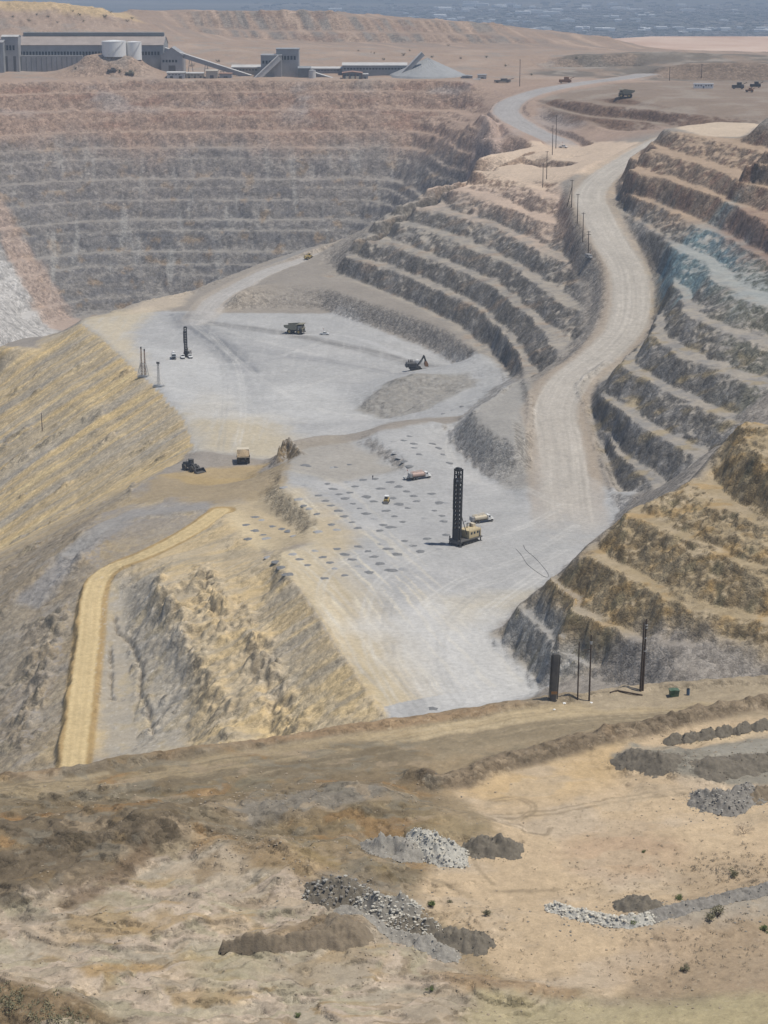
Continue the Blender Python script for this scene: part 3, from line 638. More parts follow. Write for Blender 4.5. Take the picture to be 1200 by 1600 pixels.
# left: pale mud flat with rust, green-grey and brown
P([(-80,1440), (120,1400), (260,1350), (420,1345), (500,1410), (620,1440), (700,1520), (900,1560), (1000,1620), (-80,1640)], (.50,.435,.36), 1, 3, 8)
lf = mk(region([(-80,1400), (200,1370), (300,1340), (430,1345), (640,1450), (760,1540), (1000,1570), (1000,1660), (-80,1660)], 76, wob=3, wl=8), 3)
put((.53,.455,.39), lf*.7)
crisp = lambda n, a, w=.05: sstep(a, a+w, n)
put((.435,.385,.315), lf*crisp(FS, .02, .08)*.8); put((.56,.48,.405), lf*crisp(FS, .27, .07)*.75); put((.405,.38,.32), lf*crisp(-FS, .2, .08)*.7)
q1 = fbm(wx/11, wy/6, 4, 174); q2 = fbm(wx/17+4, wy/9, 4, 175); q3 = fbm(wx/8, wy/4.5, 4, 176)
put((.42,.40,.30), lf*crisp(q1, .22, .06)*.6); put((.46,.375,.25), lf*crisp(q2, .26, .07)*.5); put((.41,.30,.17), lf*crisp(q2, .38, .06)*.5); put((.55,.46,.36), lf*crisp(-q1, .24, .06)*.6)
put((.33,.295,.25), lf*crisp(q3, .30, .05)*.5); put((.27,.22,.155), lf*crisp(-q3, .38, .05)*.6)
rl = ridge(wx/21, wy/9, 2, 179); put((.42,.31,.17), lf*sstep(.80, .94, rl)*sstep(-.1,.3,n1)*.7); put((.24,.19,.13), lf*sstep(.90, .97, rl)*sstep(-.1,.4,n2)*.6)
P([(115,1530), (240,1512), (365,1490), (360,1498), (250,1524), (150,1545)], (.41,.29,.15), .8, 2.0, 5, 1)
P([(270,1500), (400,1480), (430,1530), (330,1560)], (.43,.41,.29), .5, 3, 7, 3); P([(420,1500), (540,1500), (560,1550), (440,1560)], (.385,.35,.29), .6, 3, 6, 3)
P([(0,1440), (60,1430), (90,1445), (40,1455)], (.33,.30,.25), .6, 2, 4, 1); P([(100,1425), (200,1395), (260,1410), (160,1425)], (.36,.335,.255), .6, 2, 5, 1.5)
P([(250,1370), (330,1345), (420,1350), (380,1400), (320,1395)], (.52,.45,.365), .7, 2, 5, 1.5); P([(300,1372), (340,1352), (338,1385), (312,1392)], (.28,.215,.14), .7, 1, 3, 1)
P([(-80,1320), (60,1300), (220,1285), (300,1305), (250,1340), (150,1385), (0,1425), (-80,1430)], (.27,.235,.185), .9, 2)
P([(60,1400), (180,1350), (250,1325), (230,1360), (110,1410)], (.22,.165,.115), .7, 1.5)
P([(-60,1390), (100,1365), (110,1385), (-40,1415)], (.40,.28,.13), .6, 1.5)
P([(-80,1555), (60,1572), (200,1620), (-80,1640)], (.24,.18,.11), .9, 1.5)
P([(300,1310), (360,1310), (370,1335), (310,1340)], (.50,.33,.17), .7, 1.5)
P([(360,1345), (420,1340), (600,1400), (460,1395), (400,1380)], (.33,.25,.155), .8, 1.5)
P([(340,1285), (480,1245), (620,1230), (630,1250), (480,1295), (400,1310)], (.34,.325,.30), .85, 1.5)
P([(350,1275), (470,1255), (430,1268)], (.50,.49,.47), .7, 1)
P([(550,1235), (640,1225), (680,1240), (620,1255)], (.42,.28,.14), .6, 1.5)
P([(620,1280), (760,1290), (790,1310), (640,1310)], (.31,.27,.19), .7, 1.5)
P([(440,1470), (520,1460), (580,1468), (540,1482), (380,1490)], (.28,.22,.15), .85, 1)
# right: sand flat
sand = region([(700,1232), (800,1206), (960,1172), (1090,1130), (1240,1112), (1300,1200), (1300,1290), (1180,1420), (960,1560), (820,1560), (740,1470), (640,1420), (700,1330), (790,1300)], 75.3, wob=2, wl=8)
put((.585,.475,.345), mk(sand, 1.5)); put((.60,.455,.27), mk(region([(700,1232), (800,1206), (960,1172), (1000,1190), (900,1240), (760,1250)], 75.3, wob=2.5, wl=9), 4)*.7)
put((.545,.475,.395), mk(sand, 2)*sstep(0, .45, fbm(X/20, Y/12, 4, 177))*.6)
put((.47,.345,.26), mk(region([(880,1320), (980,1280), (1060,1320), (1030,1370), (900,1360)], 75.3, wob=4, wl=9), 4)*.55)
P([(1100,1330), (1300,1290), (1300,1420), (1080,1420), (1020,1390)], (.40,.32,.235), .6, 4, 9, 4)
P([(960,1180), (990,1162), (1080,1170), (1200,1140), (1300,1130), (1300,1215), (1150,1222), (1050,1215), (980,1200)], (.285,.28,.255), .95, 1.5, 5, 1)
P([(1080,1170), (1300,1140), (1300,1165), (1120,1190)], (.40,.395,.37), .6, 1.5, 5, 1.5)
P([(1060,1150), (1300,1115), (1300,1135), (1080,1160)], (.62,.52,.38), .8, 1, 4, 1)
P([(1000,1425), (1130,1400), (1300,1375), (1300,1410), (1130,1440), (1020,1450)], (.38,.365,.335), .8, 2, 5, 1.5)
P([(1020,1450), (1300,1420), (1300,1560), (1000,1560), (960,1500)], (.41,.325,.25), .6, 4, 10, 5)
P([(760,1555), (1000,1560), (1300,1540), (1300,1640), (700,1640)], (.47,.425,.28), .8, 3, 9, 2.5)
P([(660,1520), (720,1520), (900,1545), (910,1560), (780,1556), (690,1540)], (.35,.25,.155), .7, 1.5, 6, 1.2)
# rim road and its windrows
m, D, z_, S, sd = rd_rim
putm(m, (.35,.305,.23), sstep(15, 10, D+1.5*n2[m])*.8); putm(m, (.30,.255,.185), sstep(12, 9, D+1.2*n2[m])*.8); putm(m, (.52,.435,.30), sstep(4.6, 2.9, D+.7*n2[m])*.85)
t = fbm(D*sd/1.1, S/50, 4, 180); putm(m, (.53,.46,.34), sstep(.1, .45, t)*sstep(10, 7, D)*.5); putm(m, (.27,.235,.175), sstep(.1, .45, -t)*sstep(12, 8, D)*.55)
for pts, w, c in ((rim, 3.4, (.30,.255,.195)), (WL([(560,1225,75.6), (700,1222,75.6), (790,1192,75.6), (900,1165,75.6), (1010,1142,75.6), (1110,1122,75.6), (1200,1105,75.6), (1400,1075,75.6)]), 3.2, (.25,.205,.155))):
    m, D, z_, S, sd = polyd(spline([(x, y-1, z) for x, y, z in pts], 4), 10); putm(m, c, sstep(w*1.2, w*.5, D+.9*n2[m])*.9); putm(m, (.36,.24,.14), sstep(w, w*.5, D)*sstep(.1,.4,n1[m])*.5)
# pad on the right with the poles
P([(880,1085), (960,1070), (1000,1064), (1200,1058), (1400,1050), (1300,1085), (1100,1098), (940,1112)], (.42,.365,.285), .8, 1.5, 5, 1.5)
# loose stones, light and dark, everywhere on the near ground; small-scale variation of everything
sp = fbm(X/.9, Y/.9, 2, 190)
gv = fbm(X/.55, Y/.55, 2, 191); put((.30,.26,.20), fg*sstep(.25,.6,gv)*.25*(1-.6*mk(sand,3))); sg = fg*(1-.8*mk(sand, 3)); put((.22,.185,.14), sg*sstep(.55, .7, sp)*.3); put((.60,.54,.45), sg*sstep(.55, .7, -sp)*.25)
P([(-90,1318), (60,1298), (225,1283), (310,1305), (255,1342), (150,1388), (0,1428), (-90,1432)], (.215,.18,.135), .85, 2)
P([(-90,1270), (150,1262), (320,1240), (480,1215), (640,1212), (640,1240), (480,1255), (330,1285), (100,1300), (-90,1310)], (.33,.27,.185), .7, 2.5, 7, 2)
P([(180,1250), (300,1225), (430,1212), (420,1232), (300,1248)], (.29,.27,.205), .7, 2, 6, 2)
P([(0,1284), (90,1280), (135,1290), (60,1298), (0,1297)], (.48,.29,.13), .75, 1.2, 4, 1); P([(0,1306), (70,1290), (110,1283), (60,1300)], (.55,.47,.36), .6, 1, 4, 1)
P([(400,1300), (560,1280), (640,1265), (720,1285), (780,1305), (650,1315), (520,1345), (430,1330)], (.33,.27,.175), .75, 3, 7, 2)
P([(420,1335), (500,1345), (580,1365), (640,1385), (560,1385), (480,1370)], (.36,.285,.16), .75, 2, 6, 1.5)
P([(500,1380), (570,1375), (650,1410), (700,1480), (560,1440), (500,1425)], (.36,.335,.30), .6, 2, 6, 2)
# wheel ruts on the sand and old tracks on the mud
for pts, w in (([(765,1246), (800,1240), (832,1250), (836,1264), (815,1276)], .22), ([(770,1250), (803,1244), (826,1253), (829,1263), (812,1272)], .18), ([(760,1270), (860,1262), (980,1240), (1080,1235)], .25), ([(762,1276), (862,1268), (985,1246), (1080,1241)], .25), ([(700,1290), (740,1275), (790,1290), (850,1300), (860,1290)], .3), ([(770,1390), (850,1388), (870,1384)], .4), ([(640,1565), (680,1580), (720,1600)], .3), ([(560,1340), (650,1372), (700,1385), (735,1400)], .35), ([(0,1360), (90,1352), (170,1345)], .3), ([(740,1345), (750,1362), (770,1380)], .3), ([(500,1290), (560,1283), (640,1290)], .4), ([(100,1330), (180,1312), (240,1310)], .35)):
    m, D, z_, S, sd = polyd(spline(WL([(a, b, 75.5) for a, b in pts])), 5); putm(m, (.26,.215,.155), sstep(w*2, w*.6, D+.35*n3[m])*.5)
P([(-100,1335), (60,1310), (220,1292), (300,1320), (240,1350), (120,1400), (-100,1432)], (.235,.195,.145), .75, 2)
P([(-100,1232), (640,1163), (700,1222), (1010,1146), (1010,1158), (700,1240), (640,1225), (-100,1262)], (.30,.25,.18), .0, 1)
mid = fg*mk(region([(-100,1215), (640,1150), (700,1240), (640,1420), (430,1345), (300,1330), (220,1350), (0,1430), (-100,1430)], 76, wob=2, wl=8), 4)
put((.37,.28,.165), mid*crisp(q2, .2, .06)*.5); put((.27,.225,.16), mid*crisp(q1, .20, .06)*.6); put((.52,.43,.32), mid*crisp(-q1, .32, .05)*.6); put((.33,.315,.27), mid*crisp(-q3, .25, .06)*.5); put((.43,.27,.13), mid*crisp(q2, .40, .05)*.5)
P([(85,1425), (150,1395), (200,1360), (228,1343), (236,1352), (200,1385), (140,1415), (100,1432)], (.19,.14,.095), .7, 1.2, 4, .8)
brs = mk(sand, 2); put((.52,.44,.34), brs*crisp(q2, .28, .08)*.5); put((.42,.33,.23), brs*crisp(q3, .34, .05)*sstep(.0,.4,n1)*.45)
A *= (1-.24*mid)[..., None]
fgk = np.clip(fg, 0, 1)[..., None]; A = A*(1-fgk) + A*np.array((.86,.82,.745), np.float32)*fgk
A *= (1 + .06*n3 + .07*n2 + .07*n1 + rgh*(.12*n3+.05*n2))[..., None]
A = np.clip(A, .03, .72)*.93
# ------------------------------------------------------------------ materials
def nodes(name):
    m = bpy.data.materials.new(name); m.use_nodes = True
    nt = m.node_tree; return m, nt, nt.nodes['Principled BSDF']
def N(nt, typ, **k):
    n = nt.nodes.new(typ)
    for a, b in k.items(): setattr(n, a, b)
    return n
def noise(nt, scale, detail=6, rough=.6, vec=None):
    n = N(nt, 'ShaderNodeTexNoise'); n.inputs['Scale'].default_value = scale; n.inputs['Detail'].default_value = detail; n.inputs['Roughness'].default_value = rough
    if vec is None:
        g = nt.nodes.get('geo') or N(nt, 'ShaderNodeNewGeometry', name='geo'); vec = g.outputs['Position']
    nt.links.new(vec, n.inputs['Vector']); return n
def ramp(nt, fac, stops):
    r = N(nt, 'ShaderNodeValToRGB'); e = r.color_ramp.elements
    while len(e) < len(stops): e.new(.5)
    for q, (p, c) in zip(e, stops): q.position = p; q.color = (c, c, c, 1) if not isinstance(c, tuple) else c+(1,)
    nt.links.new(fac, r.inputs['Fac']); return r
def mixc(nt, a, b, fac, mode='MIX'):
    m = N(nt, 'ShaderNodeMix', data_type='RGBA', blend_type=mode)
    for s, i in ((fac, 0), (a, 6), (b, 7)):
        if isinstance(s, (int, float)): m.inputs[i].default_value = s
        elif isinstance(s, tuple): m.inputs[i].default_value = s+(1,)
        else: nt.links.new(s, m.inputs[i])
    return m.outputs[2]
def ground_material():
    m, nt, p = nodes('mine_ground')
    at = N(nt, 'ShaderNodeAttribute', attribute_name='rock')
    st = N(nt, 'ShaderNodeAttribute', attribute_name='rough')
    a = ramp(nt, noise(nt, .55, 8, .68).outputs['Fac'], [(.3, .84), (.5, 1.0), (.72, 1.14)])
    b = ramp(nt, noise(nt, 2.1, 6, .7).outputs['Fac'], [(.3, .87), (.5, 1.0), (.7, 1.11)])
    c = mixc(nt, at.outputs['Color'], a.outputs['Color'], 1.0, 'MULTIPLY'); c = mixc(nt, c, b.outputs['Color'], 1.0, 'MULTIPLY')
    b2 = ramp(nt, noise(nt, 6.5, 4, .8).outputs['Fac'], [(.32, .83), (.5, 1.0), (.68, 1.14)]); c = mixc(nt, c, b2.outputs['Color'], 1.0, 'MULTIPLY')
    # broken rock on the faces: angular blocks of slightly different stone
    geo = nt.nodes['geo'].outputs['Position']
    wob = noise(nt, .35, 3, .6); vm = N(nt, 'ShaderNodeVectorMath', operation='MULTIPLY_ADD'); nt.links.new(wob.outputs['Color'], vm.inputs[0]); vm.inputs[1].default_value = (2.4, 2.4, 2.4); nt.links.new(geo, vm.inputs[2])
    def vor(sc):
        v = N(nt, 'ShaderNodeTexVoronoi'); v.inputs['Scale'].default_value = sc; nt.links.new(vm.outputs[0], v.inputs['Vector']); return v
    v1 = vor(.42); v2 = vor(1.35)
    def blockc(c, v, lo, hi, k):
        sp = N(nt, 'ShaderNodeSeparateColor'); nt.links.new(v.outputs['Color'], sp.inputs[0])
        q = ramp(nt, sp.outputs[0], [(0, lo), (1, hi)]); mu = N(nt, 'ShaderNodeMath', operation='MULTIPLY'); nt.links.new(st.outputs['Fac'], mu.inputs[0]); mu.inputs[1].default_value = k
        return mixc(nt, c, q.outputs['Color'], mu.outputs[0], 'MULTIPLY')
    c = blockc(c, v1, .68, 1.30, .85); c = blockc(c, v2, .70, 1.28, .85)
    nt.links.new(c, p.inputs['Base Color']); p.inputs['Roughness'].default_value = .95; p.inputs['Specular IOR Level'].default_value = .15
    bm = N(nt, 'ShaderNodeBump'); bm.inputs['Distance'].default_value = 1.3
    mu = N(nt, 'ShaderNodeMath', operation='MULTIPLY_ADD'); nt.links.new(st.outputs['Fac'], mu.inputs[0]); mu.inputs[1].default_value = .6; mu.inputs[2].default_value = .0
    nt.links.new(mu.outputs[0], bm.inputs['Strength'])
    h1 = N(nt, 'ShaderNodeMath', operation='MULTIPLY_ADD'); nt.links.new(v1.outputs['Distance'], h1.inputs[0]); h1.inputs[1].default_value = -.55; nt.links.new(noise(nt, .5, 9, .72).outputs['Fac'], h1.inputs[2])
    h2 = N(nt, 'ShaderNodeMath', operation='MULTIPLY_ADD'); nt.links.new(v2.outputs['Distance'], h2.inputs[0]); h2.inputs[1].default_value = -.30; nt.links.new(h1.outputs[0], h2.inputs[2])
    nt.links.new(h2.outputs[0], bm.inputs['Height']); nt.links.new(bm.outputs['Normal'], p.inputs['Normal'])
    return m
MG = ground_material()
# ------------------------------------------------------------------ the ground, split along what it is
_n = None
def build_ground():
    co = np.stack([X, Y, Z], -1).astype(np.float32)
    # vertex normals for seamless joins
    tx = np.zeros_like(co); ty = np.zeros_like(co)
    tx[:,1:-1] = co[:,2:]-co[:,:-2]; tx[:,0] = co[:,1]-co[:,0]; tx[:,-1] = co[:,-1]-co[:,-2]
    ty[1:-1] = co[2:]-co[:-2]; ty[0] = co[1]-co[0]; ty[-1] = co[-1]-co[-2]
    nr_ = np.cross(tx, ty); nr_ /= np.linalg.norm(nr_, axis=-1, keepdims=True)
    lab = np.zeros((NR, NC), np.int8)                                     # 0 = pit_wall
    lab[(fl_ > .5)] = 1
    lab[(dw > .5)&(lab == 0)] = 2
    for rd, w in ((rd_haul, 12), (rd_up, 13), (rd_yel, 5.5)):
        k = np.zeros((NR, NC), bool); k[rd[0]] = rd[1] < w; lab[k] = 3
    lab[Y > 1985] = 4
    k = np.zeros((NR, NC), bool); k[rd_up[0]] = rd_up[1] < 13; lab[k] = 3
    lab[fg > .5] = 5
    k = np.zeros((NR, NC), bool); k[rd_rim[0]] = rd_rim[1] < 10; lab[k] = 6
    fl = lab[:-1,:-1]
    idx = np.arange(NR*NC, dtype=np.int32).reshape(NR, NC)
    q = np.stack([idx[:-1,:-1], idx[:-1,1:], idx[1:,1:], idx[1:,:-1]], -1)
    co = co.reshape(-1, 3); nr_ = nr_.reshape(-1, 3); al = A.reshape(-1, 3)
    rg = (np.clip(sstep(.1, .7, slope)+.1, 0, 1)*(1-.36*np.clip(dw, 0, 1)*(1-np.clip(outc+ROCKY, 0, 1)))).reshape(-1)
    for i, name in enumerate(['pit_wall', 'pit_floor', 'dump_slope', 'haul_road', 'plateau', 'ground', 'rim_road']):
        qq = q[fl == i].reshape(-1); u, inv = np.unique(qq, return_inverse=True)
        me = bpy.data.meshes.new(name); nf = len(qq)//4
        me.vertices.add(len(u)); me.vertices.foreach_set('co', co[u].ravel())
        me.loops.add(len(qq)); me.loops.foreach_set('vertex_index', inv.astype(np.int32).ravel())
        me.polygons.add(nf); me.polygons.foreach_set('loop_start', np.arange(0, len(qq), 4, dtype=np.int32))
        me.update(calc_edges=True); me.polygons.foreach_set('use_smooth', np.ones(nf, bool))
        ca = me.color_attributes.new('rock', 'FLOAT_COLOR', 'POINT'); ca.data.foreach_set('color', np.concatenate([al[u], np.ones((len(u), 1), np.float32)], 1).ravel())
        ra = me.attributes.new('rough', 'FLOAT', 'POINT'); ra.data.foreach_set('value', rg[u].astype(np.float32))
        me.normals_split_custom_set_from_vertices(nr_[u])
        me.materials.append(MG)
        o = bpy.data.objects.new(name, me); COL.objects.link(o); o['kind'] = 'structure'
build_ground()
# ------------------------------------------------------------------ light and air
SUN_EL, SUN_AZ = math.radians(69), math.radians(98)        # azimuth clockwise from the view direction (+Y)
sd_ = Vector((math.sin(SUN_AZ)*math.cos(SUN_EL), math.cos(SUN_AZ)*math.cos(SUN_EL), math.sin(SUN_EL)))
w = bpy.data.worlds.new('World'); SC.world = w; w.use_nodes = True
nt = w.node_tree; bg = nt.nodes['Background']; sk = nt.nodes.new('ShaderNodeTexSky'); sk.sky_type = 'NISHITA'; sk.sun_disc = False
sk.sun_elevation = SUN_EL; sk.sun_rotation = SUN_AZ; sk.altitude = 1300; sk.dust_density = 2.5
nt.links.new(sk.outputs[0], bg.inputs[0]); bg.inputs[1].default_value = .10
l = bpy.data.lights.new('sun', 'SUN'); l.energy = 3.7; l.angle = math.radians(.6); l.color = (1, .93, .81)
o = bpy.data.objects.new('sun', l); COL.objects.link(o); o.rotation_euler = (-sd_).to_track_quat('-Z', 'Y').to_euler()
SC.view_settings.view_transform = 'Standard'; SC.view_settings.look = 'None'; SC.view_settings.gamma = 1; SC.view_settings.exposure = 0.0
# ------------------------------------------------------------------ far plain, tailings flat, town, air
def obj(name, bm, mat, parent=None, smooth=False, loc=None):
    me = bpy.data.meshes.new(name); bm.to_mesh(me); bm.free()
    if smooth:
        me.polygons.foreach_set('use_smooth', [True]*len(me.polygons))
    if mat: me.materials.append(mat)
    o = bpy.data.objects.new(name, me); COL.objects.link(o)
    if parent: o.parent = parent
    if loc is not None: o.location = loc
    return o
def tag(o, label=None, cat=None, group=None, kind=None):
    if label: o['label'] = label
    if cat: o['category'] = cat
    if group: o['group'] = group
    if kind: o['kind'] = kind
    return o
def empty(name, loc, label, cat, rz=0, group=None, sc=1):
    o = bpy.data.objects.new(name, None); COL.objects.link(o); o.location = loc; o.rotation_euler = (0, 0, rz); o.empty_display_size = .5
    if sc != 1: o.scale = (sc, sc, sc)
    return tag(o, label, cat, group)
def box(bm, x0, x1, y0, y1, z0, z1, M=None, bev=0):
    vs = [bm.verts.new((x, y, z)) for z in (z0, z1) for x, y in ((x0,y0), (x1,y0), (x1,y1), (x0,y1))]
    for f in ((3,2,1,0), (4,5,6,7), (0,1,5,4), (1,2,6,5), (2,3,7,6), (3,0,4,7)): bm.faces.new([vs[i] for i in f])
    if bev:
        es = {e for v in vs for e in v.link_edges}
        r = bmesh.ops.bevel(bm, geom=list(es), offset=bev, segments=1, affect='EDGES'); vs = list({v for f in r['faces'] for v in f.verts} | {v for v in vs if v.is_valid})
    if M is not None: bmesh.ops.transform(bm, matrix=M, verts=[v for v in vs if v.is_valid])
    return vs
def prism(bm, pts, y0, y1, M=None):
    """extrude an x-z outline along y"""
    a = [bm.verts.new((x, y0, z)) for x, z in pts]; b = [bm.verts.new((x, y1, z)) for x, z in pts]; n = len(pts)
    bm.faces.new(a); bm.faces.new(b[::-1])
    for i in range(n): bm.faces.new((a[i], b[i], b[(i+1) % n], a[(i+1) % n]))
    if M is not None: bmesh.ops.transform(bm, matrix=M, verts=a+b)
def tube(bm, p, q, r0, r1=None, n=8, caps=True):
    p = Vector(p); q = Vector(q); d = (q-p).normalized(); u = d.orthogonal().normalized(); v = d.cross(u); r1 = r0 if r1 is None else r1
    A_ = [bm.verts.new(p+(u*math.cos(t)+v*math.sin(t))*r0) for t in [2*math.pi*i/n for i in range(n)]]
    B_ = [bm.verts.new(q+(u*math.cos(t)+v*math.sin(t))*r1) for t in [2*math.pi*i/n for i in range(n)]]
    for i in range(n): bm.faces.new((A_[i], A_[(i+1) % n], B_[(i+1) % n], B_[i]))
    if caps: bm.faces.new(A_[::-1]); bm.faces.new(B_)
def bar(bm, p, q, w):
    tube(bm, p, q, w*.7, n=4)
PLAIN = -150.0
def plain_material():
    m, nt, p = nodes('desert_plain')
    mp = N(nt, 'ShaderNodeMapping'); g = N(nt, 'ShaderNodeNewGeometry', name='geo'); nt.links.new(g.outputs['Position'], mp.inputs[0]); mp.inputs['Scale'].default_value = (.35, 1, 1)
    a = ramp(nt, noise(nt, .0011, 7, .6, mp.outputs[0]).outputs['Fac'], [(.36, (.05, .055, .04)), (.48, (.09, .09, .068)), (.58, (.17, .145, .11)), (.72, (.26, .22, .17))])
    b = ramp(nt, noise(nt, .012, 6, .75).outputs['Fac'], [(.35, .75), (.6, 1.1), (.75, 1.5)])
    nt.links.new(mixc(nt, a.outputs['Color'], b.outputs['Color'], 1.0, 'MULTIPLY'), p.inputs['Base Color']); p.inputs['Roughness'].default_value = 1
    return m
bm = bmesh.new()
ys = [2600, 4000, 6000, 9000, 13000, 20000, 32000, 50000]; xs = [-30000, -12000, -5000, 0, 5000, 12000, 30000]
vv = [[bm.verts.new((x, y, PLAIN)) for x in xs] for y in [-8000]+ys]
for j in range(len(vv)-1):
    for i in range(len(xs)-1): bm.faces.new((vv[j][i], vv[j][i+1], vv[j+1][i+1], vv[j+1][i]))
tag(obj('plain', bm, plain_material()), kind='structure')
def plain_grow(name, col, col2, sc):
    m, nt, p = nodes(name); a = ramp(nt, noise(nt, sc, 6, .65).outputs['Fac'], [(.35, col), (.65, col2)])
    nt.links.new(a.outputs['Color'], p.inputs['Base Color']); p.inputs['Roughness'].default_value = .95; return m
# tailings flat: a low pale mesa beyond the plateau
bm = bmesh.new(); top = [(330, 3700), (900, 3560), (2600, 3560), (2600, 4260), (560, 4260), (360, 4050)]
a = [bm.verts.new((x, y, 42+ (y-3560)*.004)) for x, y in top]; b = [bm.verts.new((x+(x-1400)*.22, y+(y-3900)*1.4, PLAIN-2)) for x, y in top]
bm.faces.new(a)
for i in range(len(a)): bm.faces.new((a[i], b[i], b[(i+1) % len(a)], a[(i+1) % len(a)]))
bmesh.ops.recalc_face_normals(bm, faces=bm.faces)
tag(obj('tailings_flat', bm, plain_grow('tailings', (.47,.31,.22), (.62,.47,.37), .006)), kind='structure')
# far town: counted bright sheds plus the mass of small houses
def facade(name, c, rough=.6):
    m, nt, p = nodes(name); a = ramp(nt, noise(nt, .8, 5, .6).outputs['Fac'], [(.3, tuple(v*.82 for v in c)), (.7, c)])
    nt.links.new(a.outputs['Color'], p.inputs['Base Color']); p.inputs['Roughness'].default_value = rough; return m
M_white = facade('white_sheet', (.84,.84,.82)); M_cream = facade('pale_render', (.36,.32,.28)); M_roof = facade('grey_roofing', (.4,.4,.41))
r = random.Random(11)
def PZ(px, py):
    x, y = W(px, py, PLAIN); return x, y
def shed_mesh(name, w, l, h, mat):
    bm = bmesh.new(); prism(bm, [(-w/2,0), (w/2,0), (w/2,h), (0,h+w*.12), (-w/2,h)], -l/2, l/2); o = obj(name, bm, mat); return o
proto = None
for i in range(150):
    py = r.choice([9, 13, 16, 17, 22, 27, 29, 34, 46, 47, 48, 50])+r.uniform(-1.5, 1.5); px = r.gauss(1000, 150) if py > 40 else r.choice([r.uniform(450, 1230), r.gauss(720, 60), r.gauss(900, 70)])
    x, y = PZ(px, py)
    if proto is None: proto = shed_mesh('far_building', 1, 1, 1, M_white); o = proto
    else: o = proto.copy(); COL.objects.link(o)
    o.location = (x, y, PLAIN); s = r.uniform(.5, 1.5)*y/11000; o.scale = (r.uniform(25, 85)*s, r.uniform(25, 60)*s, r.uniform(7, 14)*s); o.rotation_euler = (0, 0, r.choice([0, math.pi/2])+r.uniform(-.2, .2))
    tag(o, 'tiny bright building in the hazy blue town far beyond the mine', 'building', 'bright buildings of the far town')
def mass(name, n, fn, mat):
    vs = []; fs = []
    for i in range(n):
        x, y, w, l, h = fn(); k = len(vs)
        vs += [(x+dx*w, y+dy*l, PLAIN+z*h) for z in (0, 1) for dx, dy in ((-1,-1), (1,-1), (1,1), (-1,1))]
        fs += [(k+4,k+5,k+6,k+7), (k,k+1,k+5,k+4), (k+1,k+2,k+6,k+5), (k+2,k+3,k+7,k+6), (k+3,k,k+4,k+7)]
    me = bpy.data.meshes.new(name); me.from_pydata(vs, [], fs); me.materials.append(mat)
    o = bpy.data.objects.new(name, me); COL.objects.link(o); return o
def th():
    py = r.choice([r.gauss(56, 4.5), r.gauss(56, 4.5), r.gauss(17, 3), r.gauss(28, 8), r.gauss(34,10)]); x, y = PZ(r.uniform(380, 1240), min(max(py, 1), 69)); s = y/9000
    return x, y, r.uniform(5, 13)*s, r.uniform(5, 13)*s, r.uniform(4, 8)*s
tag(mass('town', 3200, th, M_cream), 'hazy mass of small pale houses of the distant town on the plain', 'town', kind='stuff')
def tt():
    py = r.choice([r.gauss(60, 5), r.gauss(56, 5), r.gauss(40, 10), r.gauss(20, 8)]); x, y = PZ(r.uniform(380, 1240), min(max(py, 1), 71)); s = y/9000
    return x, y, r.uniform(8, 22)*s, r.uniform(8, 22)*s, r.uniform(4, 7)*s
tag(mass('tree_cover', 1700, tt, facade('far_tree_green', (.085,.095,.075), .95)), 'dark blue green band of trees scattered through the far town', 'trees', kind='stuff')
# the air
bm = bmesh.new(); box(bm, -31000, 31000, -8200, 50500, PLAIN-4, 330)
hz = obj('haze', bm, None); m = bpy.data.materials.new('air'); m.use_nodes = True; nt = m.node_tree; nt.nodes.remove(nt.nodes['Principled BSDF'])
v = nt.nodes.new('ShaderNodeVolumePrincipled'); v.inputs['Density'].default_value = 1.0e-4; v.inputs['Color'].default_value = (.66, .80, 1, 1); v.inputs['Anisotropy'].default_value = .1
nt.links.new(v.outputs[0], nt.nodes['Material Output'].inputs['Volume']); hz.data.materials.append(m); tag(hz, 'pale bluish haze in the air over pit and plain', 'haze', kind='stuff')
SC.cycles.volume_bounces = 0
# ------------------------------------------------------------------ paints
def paint(name, c, rough=.5, metal=0.0, dirt=.35, sc=.9):
    m, nt, p = nodes(name)
    a = ramp(nt, noise(nt, sc, 6, .65).outputs['Fac'], [(.38, 0.0), (.68, 1.0)])
    dc = tuple(.5*v+.5*d for v, d in zip(c, (.36,.32,.26)))
    mu = N(nt, 'ShaderNodeMath', operation='MULTIPLY'); nt.links.new(a.outputs['Color'], mu.inputs[0]); mu.inputs[1].default_value = dirt
    nt.links.new(mixc(nt, c, dc, mu.outputs[0]), p.inputs['Base Color']); p.inputs['Roughness'].default_value = rough; p.inputs['Metallic'].default_value = metal
    return m
P_black = paint('black_steel', (.022,.024,.026), .6, 0, .12); P_dark = paint('dark_grey_steel', (.07,.07,.072), .6, 0, .3); P_tyre = paint('tyre_rubber', (.035,.034,.033), .9, 0, .5)
P_tan = paint('tan_paint', (.56,.46,.27), .5); P_cream = paint('cream_paint', (.62,.55,.42), .5); P_white = paint('white_paint', (.78,.78,.76), .4, 0, .2); P_yellow = paint('dusty_yellow_paint', (.50,.37,.13), .55, 0, .5)
P_glass = paint('window_glass', (.03,.04,.05), .1, 0, .05); P_olive = paint('dusty_olive_paint', (.23,.215,.15), .6, 0, .5); P_grey = paint('grey_paint', (.30,.30,.30), .55); P_rust = paint('rusty_steel', (.25,.13,.07), .8); P_pink = paint('faded_pink_paint', (.55,.40,.34), .6); P_orange = paint('orange_band', (.24,.12,.04), .6)
